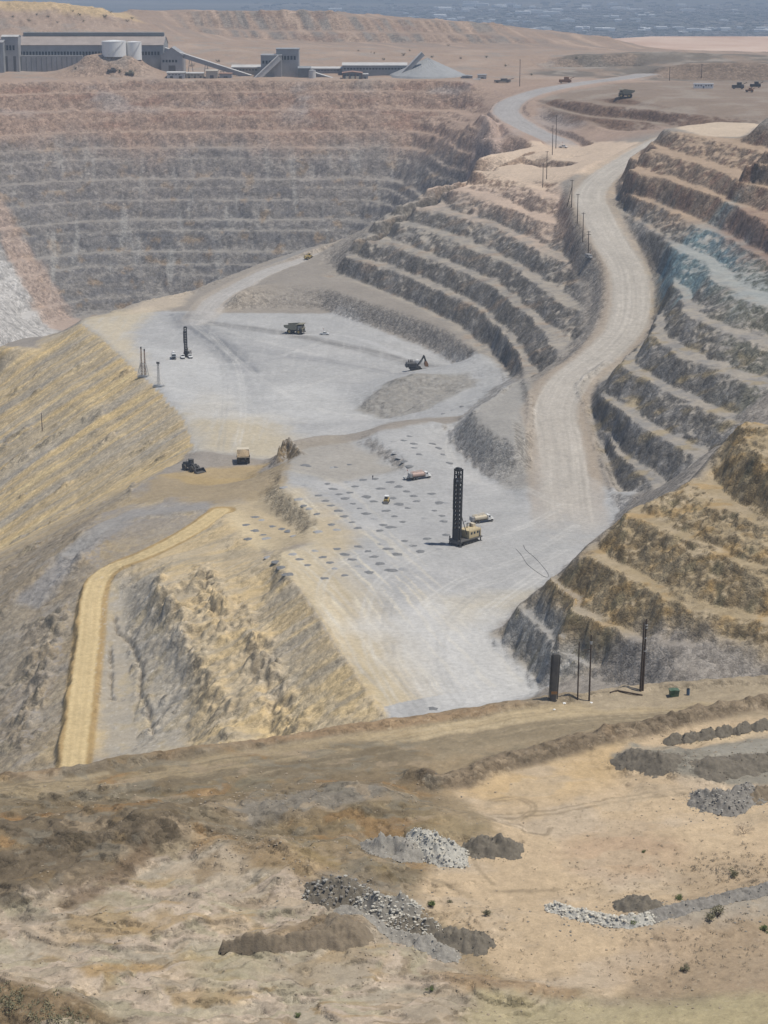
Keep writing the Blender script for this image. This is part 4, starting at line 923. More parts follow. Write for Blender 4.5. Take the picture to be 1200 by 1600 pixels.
P_load = paint('broken_rock_load', (.36,.27,.16), .95, 0, .6, 2.5); P_wood = paint('weathered_pole_wood', (.075,.052,.038), .9, 0, .25, 3); P_green = paint('green_enamel', (.035,.095,.05), .6, 0, .6); P_blue = paint('blue_enamel', (.08,.14,.22), .5, 0, .3); P_galv = paint('galvanised_steel', (.42,.43,.43), .5, .3, .3); P_red = paint('red_paint', (.42,.07,.04), .5)
def part(name, fn, mat, parent, label=None, smooth=False):
    bm = bmesh.new(); fn(bm); bmesh.ops.recalc_face_normals(bm, faces=bm.faces); o = obj(name, bm, mat, parent, smooth)
    if label: o['label'] = label
    return o
def wheel(parent, x, y, r, w, name='wheel', rim=None):
    def tyre(bm):
        n = 20; prof = [(.55,-.5), (.9,-.5), (1,-.36), (1,.36), (.9,.5), (.55,.5)]
        rings = [[bm.verts.new((x+r*q*math.cos(2*math.pi*i/n), y+w*s, r+r*q*math.sin(2*math.pi*i/n))) for i in range(n)] for q, s in prof]
        for a_, b_ in zip(rings, rings[1:]+rings[:1]):
            for i in range(n): bm.faces.new((a_[i], a_[(i+1) % n], b_[(i+1) % n], b_[i]))
    t = part(name, tyre, P_tyre, parent, None, False)
    part('rim', lambda bm: (tube(bm, (x, y-w*.34, r), (x, y+w*.34, r), r*.56, n=14), tube(bm, (x, y-w*.46, r), (x, y+w*.46, r), r*.2, n=8)), rim or P_yellow, t)
    return t
def direction(px0, py0, px1, py1):
    """heading of a machine from two ground points"""
    a = hit(px0, py0); b = hit(px1, py1); return math.atan2(b.y-a.y, b.x-a.x)
def S_(p, dz=0): return Vector((p.x, p.y, ground(p.x, p.y)+dz))
def stand(p, rad=3.0):
    """ground contact for a machine: mean height under its footprint"""
    h = [ground(p.x+rad*math.cos(t), p.y+rad*math.sin(t)) for t in [i*math.pi/4 for i in range(8)]]+[ground(p.x, p.y)]
    return Vector((p.x, p.y, sum(h)/len(h)))

# ------------------------------------------------------------------ blast hole drills
def drill(loc, rz, label, sc=1.0, body=P_tan, H=30.0):
    t = empty('blasthole_drill', loc, label, 'drill rig', rz, None, sc)
    for s in (-1, 1):
        c = part('crawler_track', lambda bm: prism(bm, [(-.2,.45), (.5,0), (8.0,0), (8.8,.5), (8.8,1.1), (8.2,1.5), (.4,1.5), (-.2,1.0)], s*2.1-.55, s*2.1+.55), P_black, t)
        part('track_roller', lambda bm: [tube(bm, (x, s*2.72, .55), (x, s*2.6, .55), .38, n=10) for x in (.6, 2.3, 4.1, 5.9, 7.7)], P_dark, c)
    part('deck', lambda bm: (box(bm, -2.2, 10.6, -3.1, 3.1, 1.75, 2.15, bev=.05), box(bm, 0, 9, -1.3, 1.3, 1.1, 1.76), box(bm, -2.3,-.2,-2.4,2.4,.9,1.75)), P_dark, t)
    h = part('machinery_house', lambda bm: box(bm, 3.3, 10.3, -2.6, 2.6, 2.16, 5.3, bev=.12), body, t)
    for x in (4.2, 5.9, 7.7): part('window', lambda bm: box(bm, x, x+.95, -2.66, -2.58, 3.7, 4.6), P_glass, h)
    part('side_door', lambda bm: box(bm, 8.95, 9.75, -2.66, -2.59, 2.3, 4.5), P_dark, h)
    part('roof_rail', lambda bm: ([tube(bm, (x, y, 5.3), (x, y, 6.3), .05, n=6) for x in (3.5,5.2,6.9,8.6,10.1) for y in (-2.45,2.45)], [tube(bm, (3.5,y,z), (10.1,y,z), .045, n=6) for y in (-2.45,2.45) for z in (5.8,6.3)]), P_cream, h)
    part('exhaust_stack', lambda bm: (tube(bm, (6.2,1.2,5.3), (6.2,1.2,7.1), .2), tube(bm, (8.2,1.2,5.3), (8.2,1.2,6.8), .16)), P_black, h)
    part('dust_collector', lambda bm: (box(bm, 8.6,10.2,.3,2.3,5.31,6.6,bev=.05),), P_cream, t)
    c = part('cab', lambda bm: box(bm, 1.0, 3.1, .9, 3.0, 2.16, 4.9, bev=.12), P_dark, t)
    part('cab_window', lambda bm: (box(bm, .94,1.02,1.15,2.75,3.3,4.6), box(bm, 1.25,2.85,2.96,3.04,3.3,4.6)), P_glass, c)
    part('dust_curtain', lambda bm: prism(bm, [(-2.2,.15), (.1,.15), (-.2,1.75), (-2.0,1.75)], -2.0, 2.0), P_black, t)
    for x, y in ((-1.9,-2.75), (-1.9,2.75), (10.2,-2.4), (10.2,2.4)):
        part('levelling_jack', lambda bm: (tube(bm, (x,y,.25), (x,y,3.4 if x < 0 else 2.2), .26, n=10), tube(bm, (x,y,0), (x,y,.25), .75, n=12)), P_dark, t)
    # mast: four chords, close-set cross plates leaving square openings
    z0 = 1.2
    def chords(bm):
        for x in (-1.75, -.15):
            for y in (-1.25, 1.25): box(bm, x-.22, x+.22, y-.25, y+.25, z0, H)
        box(bm, -2.0,.1,-1.5,1.5,H,H+.35); box(bm, -1.6,-.3,-1.1,1.1,H+.35,H+.8)
    ms = part('mast', chords, P_black, t)
    def plates(bm):
        n = 14; dz = (H-6.5)/n
        for i in range(n+1):
            z = 6.2+i*dz; th_ = .8 if z < H-5 else .35
            for x in (-1.75, -.15): box(bm, x-.1, x+.1, -1.0, 1.0, z-th_/2, z+th_/2)
            for y in (-1.25, 1.25): bar(bm, (-1.75,y,z), (-.15,y,min(z+dz, H)), .12); box(bm, -1.55,-.35,y-.08,y+.08,z-.12,z+.12)
        for x in (-1.74,-.16): box(bm, x-.06, x+.06, -1.0, 1.0, 2.0, 6.0)
    part('cross_plates', plates, P_black, ms)
    part('side_rack', lambda bm: (box(bm, -1.5,-.5,1.56,2.1,H*.47,H*.87), box(bm, -1.5,-.5,1.5,1.75,z0+2,H*.5), box(bm, -1.3,-.6,-1.75,-1.5,z0+2,H*.8)), P_black, ms)
    part('drill_pipe', lambda bm: (tube(bm, (-.95,0,.1), (-.95,0,H*.93), .2, n=10),), P_rust, ms)
    part('rotary_head', lambda bm: (box(bm, -1.5,-.4,-.8,.8,H*.84,H*.88),), P_grey, ms)
    for s in (-1, 1): part('mast_brace', lambda bm: (tube(bm, (3.6, s*1.3, 3.2), (.05, s*1.3, 11.5), .16, n=8)), P_dark, t)
    part('light_arm', lambda bm: (tube(bm, (-.1,-1.3,9.2), (.4,-2.9,9.9), .06, n=6), tube(bm,(-.1,-1.3,8.3),(.4,-2.9,9.9),.05,n=6), box(bm, .2,.65,-3.2,-2.7,9.8,10.2)), P_grey, ms)
    return t
p = stand(hit(716, 851), 3)
d1 = drill(p, math.radians(46), 'tall black mast blast hole drill with tan machinery house on the pale bench floor', 1.0)
d1.rotation_euler = (math.radians(.6), math.radians(.8), math.radians(46))
p = stand(hit(291, 558), 3)
drill(p, math.radians(80), 'smaller dark blast hole drill standing beside white pickups on the far lower floor', .60, P_grey, 30)

# ------------------------------------------------------------------ haul trucks
def haul_truck(loc, rz, label, group, load=False, sc=1.0, body=P_olive):
    t = empty('haul_truck', loc, label, 'dump truck', rz, group, sc)
    part('chassis', lambda bm: (box(bm, -5.2, 5.6, -1.1, 1.1, 1.5, 2.5), box(bm, -4.0,-2.2,-3.0,3.0,1.4,2.0), box(bm, 2.6,4.2,-2.8,2.8,1.4,2.0), box(bm, 4.6,6.0,-3.1,3.1,1.0,1.7,bev=.06)), P_dark, t)
    for s in (-1, 1):
        wheel(t, 3.4, s*2.75, 1.6, 1.1); wheel(t, -3.1, s*3.0, 1.6, 1.0); wheel(t, -3.1, s*1.75, 1.6, 1.0)
    def tray(bm):
        out = [(-6.6,4.1), (-1.5,2.7), (1.9,3.0), (2.3,6.1), (6.1,6.6), (6.1,6.85), (2.0,6.6), (-6.9,5.6)]
        for y in (-3.45, 3.45): prism(bm, out[:4]+[(2.0,6.6), (-6.9,5.6)], y-.12, y+.12)
        prism(bm, [(-6.6,4.1), (-1.5,2.7), (1.9,3.0), (1.9,3.3), (-1.5,3.0), (-6.6,4.4)], -3.33, 3.33); prism(bm, [(1.9,3.3), (2.2,3.3), (2.3,6.4), (2.0,6.6)], -3.33, 3.33)
        prism(bm, [(2.3,6.3), (6.1,6.6), (6.1,6.85), (2.3,6.62)], -3.33, 3.33)
        for x, z0_, z1_ in ((-4.8,3.6,5.85), (-3.0,3.2,6.05), (-1.2,2.8,6.25), (.6,2.95,6.45)):
            for y in (-3.64, 3.64): box(bm, x-.18, x+.18, min(y,y*.966), max(y,y*.966), z0_, z1_)
    b = part('dump_body', tray, body, t)
    if load:
        def ld(bm):
            n = 12
            g = [[bm.verts.new((-6.2+8*i/n, -3.3+6.6*j/n, 4.6+i*.12 + 2.0*math.sin(math.pi*i/n)**.8*math.sin(math.pi*j/n)**.8+r.uniform(-.12,.12))) for j in range(n+1)] for i in range(n+1)]
            for i in range(n):
                for j in range(n): bm.faces.new((g[i][j], g[i+1][j], g[i+1][j+1], g[i][j+1]))
        part('load', ld, P_load, b)
    h = part('hood', lambda bm: (box(bm, 2.9, 5.9, -1.5, 1.5, 2.0, 3.9, bev=.1), box(bm, 2.4, 5.7, -3.2, 3.2, 3.6, 3.85)), body, t)
    part('radiator_grille', lambda bm: (box(bm, 5.88, 6.02, -1.25, 1.25, 2.1, 3.7),), P_black, h)
    for s in (-1, 1): part('headlight', lambda bm: (box(bm, 5.98, 6.08, s*2.5-.35, s*2.5+.35, 1.25, 1.55),), P_white, t)
    c = part('cab', lambda bm: (prism(bm, [(2.6,3.86), (4.9,3.86), (4.6,5.9), (2.6,5.9)], .9, 3.1),), body, t)
    part('windscreen', lambda bm: (prism(bm, [(4.86,4.6), (4.92,4.6), (4.74,5.7), (4.68,5.7)], 1.05, 2.95), box(bm, 3.0,4.4,3.06,3.14,4.6,5.65), box(bm, 3.0,4.4,.86,.94,4.6,5.65)), P_glass, c)
    part('electrical_cabinet', lambda bm: (box(bm, 2.7,4.4,-2.9,.3,3.86,5.4,bev=.06),), P_grey, t)
    part('handrail', lambda bm: ([tube(bm, (5.6,y,3.85), (5.6,y,4.9), .05, n=6) for y in (-3.1,-1.5,0,.8)], tube(bm, (5.6,-3.1,4.9), (5.6,.8,4.9), .05, n=6)), P_cream, t)
    part('ladder', lambda bm: (bar(bm, (6.0,-1.9,1.2), (5.7,-1.0,3.8), .09), bar(bm, (6.0,-2.5,1.2), (5.7,-1.6,3.8), .09), [bar(bm, (6-.06*i,-1.9+.17*i,1.4+.45*i), (6-.06*i,-2.5+.17*i,1.4+.45*i), .06) for i in range(6)]), P_cream, t)
    return t
GT = 'haul trucks working in the mine'
p = stand(hit(462, 521), 4)
haul_truck(p, math.radians(-22), 'empty dusty haul truck crossing the broad pale lower floor', GT, False, .98)
p = stand(hit(380, 722), 3)
haul_truck(p, math.radians(96), 'haul truck seen from behind with a brown load, beside the dark wheel loader', GT, True, .86, P_cream)
p = stand(hit(978, 152), 4)
haul_truck(p, math.radians(165), 'distant dark haul truck on the plateau beside the winding upper road', GT, False, 1.05, P_olive)

# ------------------------------------------------------------------ light vehicles
def pickup(loc, rz, label, group=None, col=None, bed='open', sc=1.0):
    col = col or P_white
    t = empty('pickup_truck', loc, label, 'pickup', rz, group, sc)
    b = part('body', lambda bm: (prism(bm, [(-2.7,.45), (2.6,.45), (2.7,.7), (2.65,1.02), (1.2,1.14), (-.6,1.14), (-.6,.7), (-2.7,.7)], -.9, .9), box(bm, -2.7,-.6,-.9,-.78,.7,1.14), box(bm, -2.7,-.6,.78,.9,.7,1.14), box(bm, -2.7,-2.6,-.78,.78,.7,1.12)), col, t)
    c = part('cab', lambda bm: (prism(bm, [(-.62,1.13), (1.25,1.13), (.6,1.82), (-.5,1.82)], -.82, .82),), col, t)
    part('windscreen', lambda bm: (prism(bm, [(1.22,1.2), (1.28,1.2), (.7,1.78), (.64,1.78)], -.72, .72), prism(bm, [(-.5,1.2), (1.0,1.2), (.52,1.72), (-.42,1.72)], -.85, .85), box(bm, -.66,-.56,-.7,.7,1.25,1.72)), P_glass, c)
    for s in (-1, 1):
        wheel(t, 1.75, s*.78, .4, .27, rim=P_grey); wheel(t, -1.7, s*.78, .4, .27, rim=P_grey)
        part('headlight', lambda bm: (box(bm, 2.66,2.72,s*.65-.15,s*.65+.15,.72,.9),), P_white, t)
    part('bumper', lambda bm: (box(bm, 2.66,2.8,-.9,.9,.42,.6), box(bm, -2.82,-2.68,-.9,.9,.45,.62)), P_dark, t)
    part('flag_whip', lambda bm: (tube(bm, (-.7,.7,1.1), (-.75,.7,3.6), .03, n=5), box(bm, -1.1,-.75,.69,.71,3.2,3.6)), P_red, t)
    if bed == 'box': part('utility_box', lambda bm: (box(bm, -2.65,-.7,-.95,.95,.72,1.9,bev=.04),), col, t)
    return t
GP = 'light trucks in the mine'
pickup(stand(hit(507, 523), 2), math.radians(-12), 'white pickup alone on the lower floor to the right of the haul truck', GP, sc=1.05)
pickup(stand(hit(285.5, 559.5), 1), math.radians(-80), 'white pickup parked just left of the far drill mast', GP, sc=1.2)
pickup(stand(hit(297, 559), 1), math.radians(-75), 'white pickup parked right against the far drill', GP, sc=1.2)
pickup(stand(hit(921, 404), 1), math.radians(-70), 'pale service pickup stopped beside the last pole of the haul road line', GP, P_grey, 'box', sc=1.3)
pickup(stand(hit(880, 231), 1), math.radians(-30), 'pale blue pickup at the foot of the grey upper road', GP, P_white, sc=1.3)
def flatbed(loc, rz, label):
    t = empty('service_truck', loc, label, 'truck', rz, None, 1.15)
    part('chassis', lambda bm: (box(bm, -3.6,3.2,-.5,.5,.7,1.0),), P_dark, t)
    c = part('cab', lambda bm: (prism(bm, [(1.2,.9), (3.4,.9), (3.4,1.9), (2.9,2.9), (1.2,2.9)], -1.15, 1.15),), P_white, t)
    part('windscreen', lambda bm: (prism(bm, [(3.4,1.95), (3.46,1.95), (2.98,2.8), (2.92,2.8)], -1.0, 1.0), box(bm, 1.5,2.6,-1.18,1.18,2.0,2.7)), P_glass, c)
    part('grille', lambda bm: (box(bm, 3.39,3.47,-.9,.9,.9,1.6),), P_black, c)
    part('service_body', lambda bm: (box(bm, -3.6,1.0,-1.2,1.2,1.0,2.2,bev=.05),), P_dark, t)
    part('water_drum', lambda bm: (tube(bm, (-3.2,0,2.75), (.2,0,2.75), .6, n=12),), P_white, t)
    for x in (2.3,-2.2):
        for s in (-1,1): wheel(t, x, s*1.0, .52, .34, rim=P_grey)
flatbed(stand(hit(271.5, 560), 2), math.radians(-82), 'dark service truck with a white drum, left of the far drill')
def tank_truck(loc, rz, label, tank, box_rear=True, rackcol=P_pink):
    t = empty('tank_truck', loc, label, 'tank truck', rz, 'tank trucks on the drill bench', 1.0)
    part('chassis', lambda bm: (box(bm, -5.0,4.6,-.5,.5,.75,1.1), box(bm, -5.0,2.0,-1.2,1.2,1.1,1.25)), P_dark, t)
    c = part('cab', lambda bm: (prism(bm, [(2.3,.9), (3.6,.9), (3.6,2.0), (3.3,2.9), (2.3,2.9)], -1.2, 1.2),), P_white, t)
    part('hood', lambda bm: (prism(bm, [(3.58,.8), (5.0,.8), (5.0,1.6), (3.58,1.95)], -.85, .85),), P_white, c)
    part('fender', lambda bm: (box(bm, 3.75,4.9,-1.25,-.8,1.05,1.35,bev=.08), box(bm, 3.75,4.9,.8,1.25,1.05,1.35,bev=.08)), P_white, c)
    part('windscreen', lambda bm: (prism(bm, [(3.62,2.0), (3.67,2.0), (3.38,2.8), (3.33,2.8)], -1.05, 1.05), box(bm, 2.6,3.2,-1.23,1.23,2.05,2.75)), P_glass, c)
    def tk(bm):
        n = 20
        for x0, x1 in ((-4.0, 1.8),):
            ring = [[bm.verts.new((x, 1.2*math.copysign(abs(math.cos(a_))**.75, math.cos(a_))*k, 2.15+.92*math.copysign(abs(math.sin(a_))**.75, math.sin(a_))*k)) for a_ in [2*math.pi*i/n for i in range(n)]] for x, k in ((x0,.8), (x0+.2,1), (x1-.2,1), (x1,.8))]
            for A_, B_ in zip(ring, ring[1:]):
                for i in range(n): bm.faces.new((A_[i], A_[(i+1) % n], B_[(i+1) % n], B_[i]))
            bm.faces.new(ring[0][::-1]); bm.faces.new(ring[-1])
    k = part('tank', tk, tank, t)
    part('tank_hatch', lambda bm: [tube(bm, (x,0,3.0), (x,0,3.3), .32, n=10) for x in (-3.0,-1.2,.6)], tank, k)
    part('top_rail', lambda bm: (bar(bm, (-4,.75,3.4), (1.6,.75,3.4), .1), bar(bm, (-4,-.75,3.4), (1.6,-.75,3.4), .1), [bar(bm, (x,s*.75,2.95), (x,s*.75,3.4), .08) for x in (-4,-2.1,-.2,1.6) for s in (-1,1)]), rackcol, k)
    if box_rear: part('pump_cabinet', lambda bm: (box(bm, -5.2,-4.1,-1.2,1.2,1.2,2.9,bev=.05),), P_grey, t)
    part('hose_boom', lambda bm: (tube(bm, (-4.4,0,3.4), (1.2,.3,3.75), .13, n=8), tube(bm, (-4.6,0,2.4), (-4.4,0,3.4), .12, n=8)), rackcol, t)
    for x, y, w_ in ((4.1,1.05,.35), (-1.9,.95,.6), (-3.2,.95,.6)):
        for s in (-1,1): wheel(t, x, s*y, .55, w_, rim=P_grey)
    return t
tank_truck(stand(hit(656, 748), 2), direction(645, 750, 672, 746), 'tank truck with a pale pink tank parked among the blast holes behind the drill', P_pink)
tank_truck(stand(hit(753, 816), 2), direction(740, 818, 768, 814), 'cream tank truck with white cab parked close behind the tall drill', P_cream, True, P_cream)
pickup(stand(hit(641, 748), 1), direction(645, 750, 672, 746), 'white pickup close behind the pink tank truck', GP, sc=1.1)

# ------------------------------------------------------------------ loaders, dozer, skid steer, shovel
def wheel_loader(loc, rz, label, sc=1.0, col=P_grey, blade=False, cat='loader', name='wheel_loader', group=None):
    t = empty(name, loc, label, cat, rz, group, sc)
    part('rear_frame', lambda bm: (box(bm, -4.6,.2,-1.3,1.3,1.4,3.1,bev=.15), box(bm, -5.0,-4.3,-1.45,1.45,1.2,2.6,bev=.1)), col, t)
    part('engine_hood', lambda bm: (prism(bm, [(-4.6,3.1), (-.9,3.1), (-.9,3.9), (-4.4,3.6)], -1.1, 1.1),), col, t)
    part('front_frame', lambda bm: (box(bm, .2,3.0,-1.0,1.0,1.3,2.7,bev=.1), box(bm, 1.6,2.6,-1.2,1.2,2.5,3.4)), col, t)
    for x in (2.1,-2.6):
        for s in (-1,1): wheel(t, x, s*1.85, 1.35, 1.05, rim=col)
    c = part('cab', lambda bm: (prism(bm, [(-1.0,3.1), (.9,3.1), (.75,5.2), (-.9,5.2)], -.95,.95), box(bm, -1.1,.95,-1.1,1.1,5.2,5.36)), col, t)
    part('cab_window', lambda bm: (prism(bm, [(-.75,3.9), (.7,3.9), (.6,5.0), (-.7,5.0)], -1.0,1.0), box(bm, .76,.88,-.8,.8,3.9,5.0)), P_glass, c)
    part('exhaust_stack', lambda bm: (tube(bm, (-2.2,.6,3.8), (-2.2,.6,5.3), .14), tube(bm, (-2.2,-.6,3.8), (-2.2,-.6,5.0), .1)), P_black, t)
    if blade:
        part('dozer_blade', lambda bm: prism(bm, [(4.6,.1), (4.9,.1), (4.55,.9), (4.6,1.7), (4.9,2.1), (4.6,2.2), (4.25,1.6), (4.25,.8)], -2.9, 2.9), col, t)
        part('push_arm', lambda bm: [box(bm, 2.4,4.4,s*1.2-.2,s*1.2+.2,.7,1.2) for s in (-1,1)], col, t)
    else:
        part('lift_arm', lambda bm: [prism(bm, [(2.0,3.1), (2.4,3.4), (4.2,1.6), (5.3,1.1), (5.2,.7), (4.0,1.1)], s*.95-.17, s*.95+.17) for s in (-1,1)], col, t)
        part('bucket', lambda bm: ([prism(bm, [(4.9,.15), (7.0,.15), (7.05,.3), (5.5,1.9), (4.9,1.9), (4.7,1.1)], s*2.75-.08, s*2.75+.08) for s in (-1,1)], prism(bm, [(4.9,.1), (7.2,.1), (7.2,.2), (5.1,.28), (4.85,1.1), (5.05,1.8), (5.5,1.85), (5.4,2.0), (4.9,1.95), (4.65,1.1)], -2.67, 2.67)), P_dark, t)
        part('bucket_teeth', lambda bm: [box(bm, 7.15,7.55,y-.12,y+.12,.1,.22) for y in (-2.4,-1.6,-.8,0,.8,1.6,2.4)], P_black, t)
    return t
wheel_loader(stand(hit(299, 735), 2), math.radians(-42), 'dark grey wheel loader with its bucket down at the foot of the ochre slope', 1.0, P_dark)
wheel_loader(stand(hit(483, 405), 2), math.radians(35), 'yellow rubber tyred dozer on the ramp that climbs out of the lower floor', .82, P_yellow, True, 'bulldozer', 'wheel_dozer')
def skid(loc, rz, label):
    t = empty('skid_loader', loc, label, 'loader', rz, None, 1.15)
    part('body', lambda bm: (box(bm, -1.6,1.0,-.7,.7,.5,1.3,bev=.1),), P_yellow, t)
    c = part('cab', lambda bm: (prism(bm, [(-.9,1.3), (.7,1.3), (.6,2.3), (-.8,2.3)], -.6,.6),), P_yellow, t); part('roof', lambda bm: box(bm, -1.0,.8,-.75,.75,2.3,2.55,bev=.05), P_white, c)
    part('cab_window', lambda bm: (box(bm, .62,.72,-.5,.5,1.5,2.2), box(bm, -.6,.4,-.63,.63,1.55,2.15)), P_glass, c)
    for s in (-1,1):
        part('lift_arm', lambda bm: prism(bm, [(-1.5,1.5), (-1.3,1.75), (1.2,1.1), (1.7,.4), (1.5,.35), (1.1,.9)], s*.8-.08, s*.8+.08), P_yellow, t)
        for x in (.6,-.9): wheel(t, x, s*.82, .48, .34, rim=P_yellow)
    part('bucket', lambda bm: prism(bm, [(1.6,.08), (2.5,.08), (1.9,.8), (1.6,.8)], -.95, .95), P_dark, t)
skid(stand(hit(604, 785), 1), math.radians(-100), 'small yellow skid loader with a white roof among the drill cuttings')
def shovel(loc, rz, label):
    t = empty('mining_shovel', loc, label, 'excavator', rz, None, .85)
    for s in (-1,1): part('crawler_track', lambda bm: prism(bm, [(-4.2,.6), (-3.4,0), (3.4,0), (4.2,.6), (4.0,1.5), (3.2,1.9), (-3.2,1.9), (-4.0,1.5)], s*2.6-.7, s*2.6+.7), P_black, t)
    part('turntable', lambda bm: (tube(bm, (0,0,1.5), (0,0,2.4), 1.9, n=20), box(bm, -2.4,2.4,-1.9,1.9,.9,1.7)), P_dark, t)
    h = part('machine_house', lambda bm: (box(bm, -6.2,.6,-3.0,3.0,2.4,5.2,bev=.12), box(bm, -6.8,-5.4,-2.8,2.8,2.2,3.8,bev=.1)), P_dark, t)
    part('louvre_panel', lambda bm: [box(bm, -5.6+1.5*i,-4.5+1.5*i,s*3.0-.05,s*3.0+.05,2.9,4.6) for i in range(4) for s in (-1,1)], P_black, h)
    part('exhaust_stack', lambda bm: [tube(bm, (x,.9,5.2), (x,.9,6.9), .3) for x in (-4.4,-3.3,-2.2)], P_black, h)
    c = part('cab', lambda bm: box(bm, .6,2.6,.8,2.9,3.6,6.4,bev=.12), P_white, t); part('cab_window', lambda bm: (box(bm, 2.56,2.66,1.0,2.7,4.6,6.1), box(bm, .9,2.3,2.86,2.95,4.6,6.1)), P_glass, c)
    b = part('boom', lambda bm: prism(bm, [(.6,2.6), (1.8,2.4), (4.6,6.0), (6.2,9.6), (5.6,10.0), (4.0,7.0)], -.8, .8), P_black, t)
    part('boom_cylinder', lambda bm: [tube(bm, (1.6,s*1.1,2.6), (4.7,s*1.1,7.2), .24, n=10) for s in (-1,1)], P_grey, b)
    s2 = part('stick', lambda bm: prism(bm, [(5.4,9.7), (6.3,9.5), (7.6,5.6), (7.0,4.9), (6.4,5.4)], -.7, .7), P_black, t)
    part('bucket', lambda bm: prism(bm, [(6.2,5.4), (7.8,5.6), (8.7,3.6), (8.2,2.2), (6.4,2.4), (6.0,3.6)], -1.7, 1.7), P_rust, t)
    part('bucket_teeth', lambda bm: [box(bm, 8.2,8.9,y-.14,y+.14,2.1,2.4) for y in (-1.4,-.7,0,.7,1.4)], P_dark, t)
shovel(stand(hit(652, 583.5), 3)+Vector((0, 16, 0)) if False else stand(Vector((hit(650, 583).x, hit(652, 582).y+20, 0)), 2), math.radians(8), 'dark mining shovel with raised black boom digging behind the grey muck heap')
# ------------------------------------------------------------------ masts, poles and posts
def light_tower(loc, h, label, legs=1, rz=0):
    t = empty('lattice_tower', loc, label, 'tower', rz, None)
    part('skid', lambda bm: (box(bm, -3.2,3.2,-1.8,-1.4,0,.4), box(bm, -3.2,3.2,1.4,1.8,0,.4), [box(bm, x-.2,x+.2,-1.4,1.4,.05,.35) for x in (-2.9,0,2.9)], box(bm,-2.6,2.6,-1.3,1.3,.4,.9)), P_galv, t)
    def latt(x0, w0, w1, zt):
        def f(bm):
            n = int(zt/1.6)
            for k in range(n):
                z0, z1 = .8+(zt-.8)*k/n, .8+(zt-.8)*(k+1)/n; a_, b_ = w0+(w1-w0)*k/n, w0+(w1-w0)*(k+1)/n
                for s in ((-1,-1),(1,-1),(1,1),(-1,1)):
                    bar(bm, (x0+s[0]*a_, s[1]*a_, z0), (x0+s[0]*b_, s[1]*b_, z1), .11)
                c = [(-1,-1),(1,-1),(1,1),(-1,1)]
                for q in range(4):
                    p_, q_ = c[q], c[(q+1) % 4]; bar(bm, (x0+p_[0]*a_, p_[1]*a_, z0), (x0+q_[0]*b_, q_[1]*b_, z1), .07)
        return f
    if legs == 1:
        part('mast', latt(0, .55, .3, h), P_grey, t); part('lamp_head', lambda bm: (box(bm, -.9,.9,-.35,.35,h-.2,h+.9,bev=.05),), P_dark, t)
        part('stay', lambda bm: [bar(bm, (x,y,.4), (0,0,h*.4), .06) for x in (-2.8,2.8) for y in (-1.5,1.5)], P_galv, t)
    else:
        for x, hh in ((-.9, h), (1.1, h*.93)):
            m_ = part('mast', latt(x, .36, .2, hh), P_rust, t); part('sheave', lambda bm: (box(bm, x-.35,x+.35,-.3,.3,hh-.2,hh+.8),), P_dark, m_)
        part('frame', lambda bm: ([bar(bm, (x,y,.4), (x*.55,y*.4,h*.48), .17) for x in (-2.9,-1.0,1.0,2.9) for y in (-1.5,1.5)], [bar(bm, (-2.9*(1-.45*k),y*(1-.6*k),.4+h*.46*k), (2.9*(1-.45*k),y*(1-.6*k),.4+h*.46*k), .13) for k in (.35,.7,1) for y in (-1.5,1.5)], [bar(bm,(x,-1.5,.4),(x*.55,.6,h*.48),.1) for x in (-2.9,2.9)]), P_galv, t)
        part('stay', lambda bm: (bar(bm, (-2.9,0,.5), (-.9,0,h*.9), .06), bar(bm, (2.9,0,.5), (1.1,0,h*.85), .06)), P_galv, t)
light_tower(stand(hit(224, 589), 1), 16.5, 'twin mast rusty lattice tower on a skid near the dump crest', 2, math.radians(-15))
light_tower(stand(hit(248, 604), 1), 13.0, 'slim single mast lattice light tower on a skid nearer the slope edge', 1, math.radians(-25))
def pole(loc, h, label, arms=1, lean=(0, 0), rad=.17, group=None, mat=None):
    t = empty('utility_pole', loc, label, 'power pole', 0, group); t.rotation_euler = (lean[0], lean[1], r.uniform(-.5,.5))
    part('shaft', lambda bm: tube(bm, (0,0,-.8), (0,0,h), rad, rad*.62, 10), mat or P_wood, t)
    for k in range(arms):
        z = h-.5-1.5*k
        a_ = part('crossarm', lambda bm: box(bm, -1.25,1.25,-.09,.09,z-.1,z+.12), mat or P_wood, t)
        part('insulator', lambda bm: [tube(bm, (x,0,z+.12), (x,0,z+.42), .08, .05, 6) for x in (-1.1,-.45,.45,1.1)], P_galv, a_)
    return t
GR = 'power poles along the haul road'
def topped(px, y0, y1, z_hit=None):
    """pole foot on the ground at px, y1 and the height that reaches up to photo row y0"""
    b = hit(px, y1); d = math.hypot(b.x, b.y)
    a0 = ray(px, y0); tt = b.y/a0[1]; return b, max(3, CAMZ+a0[2]*tt-b.z)
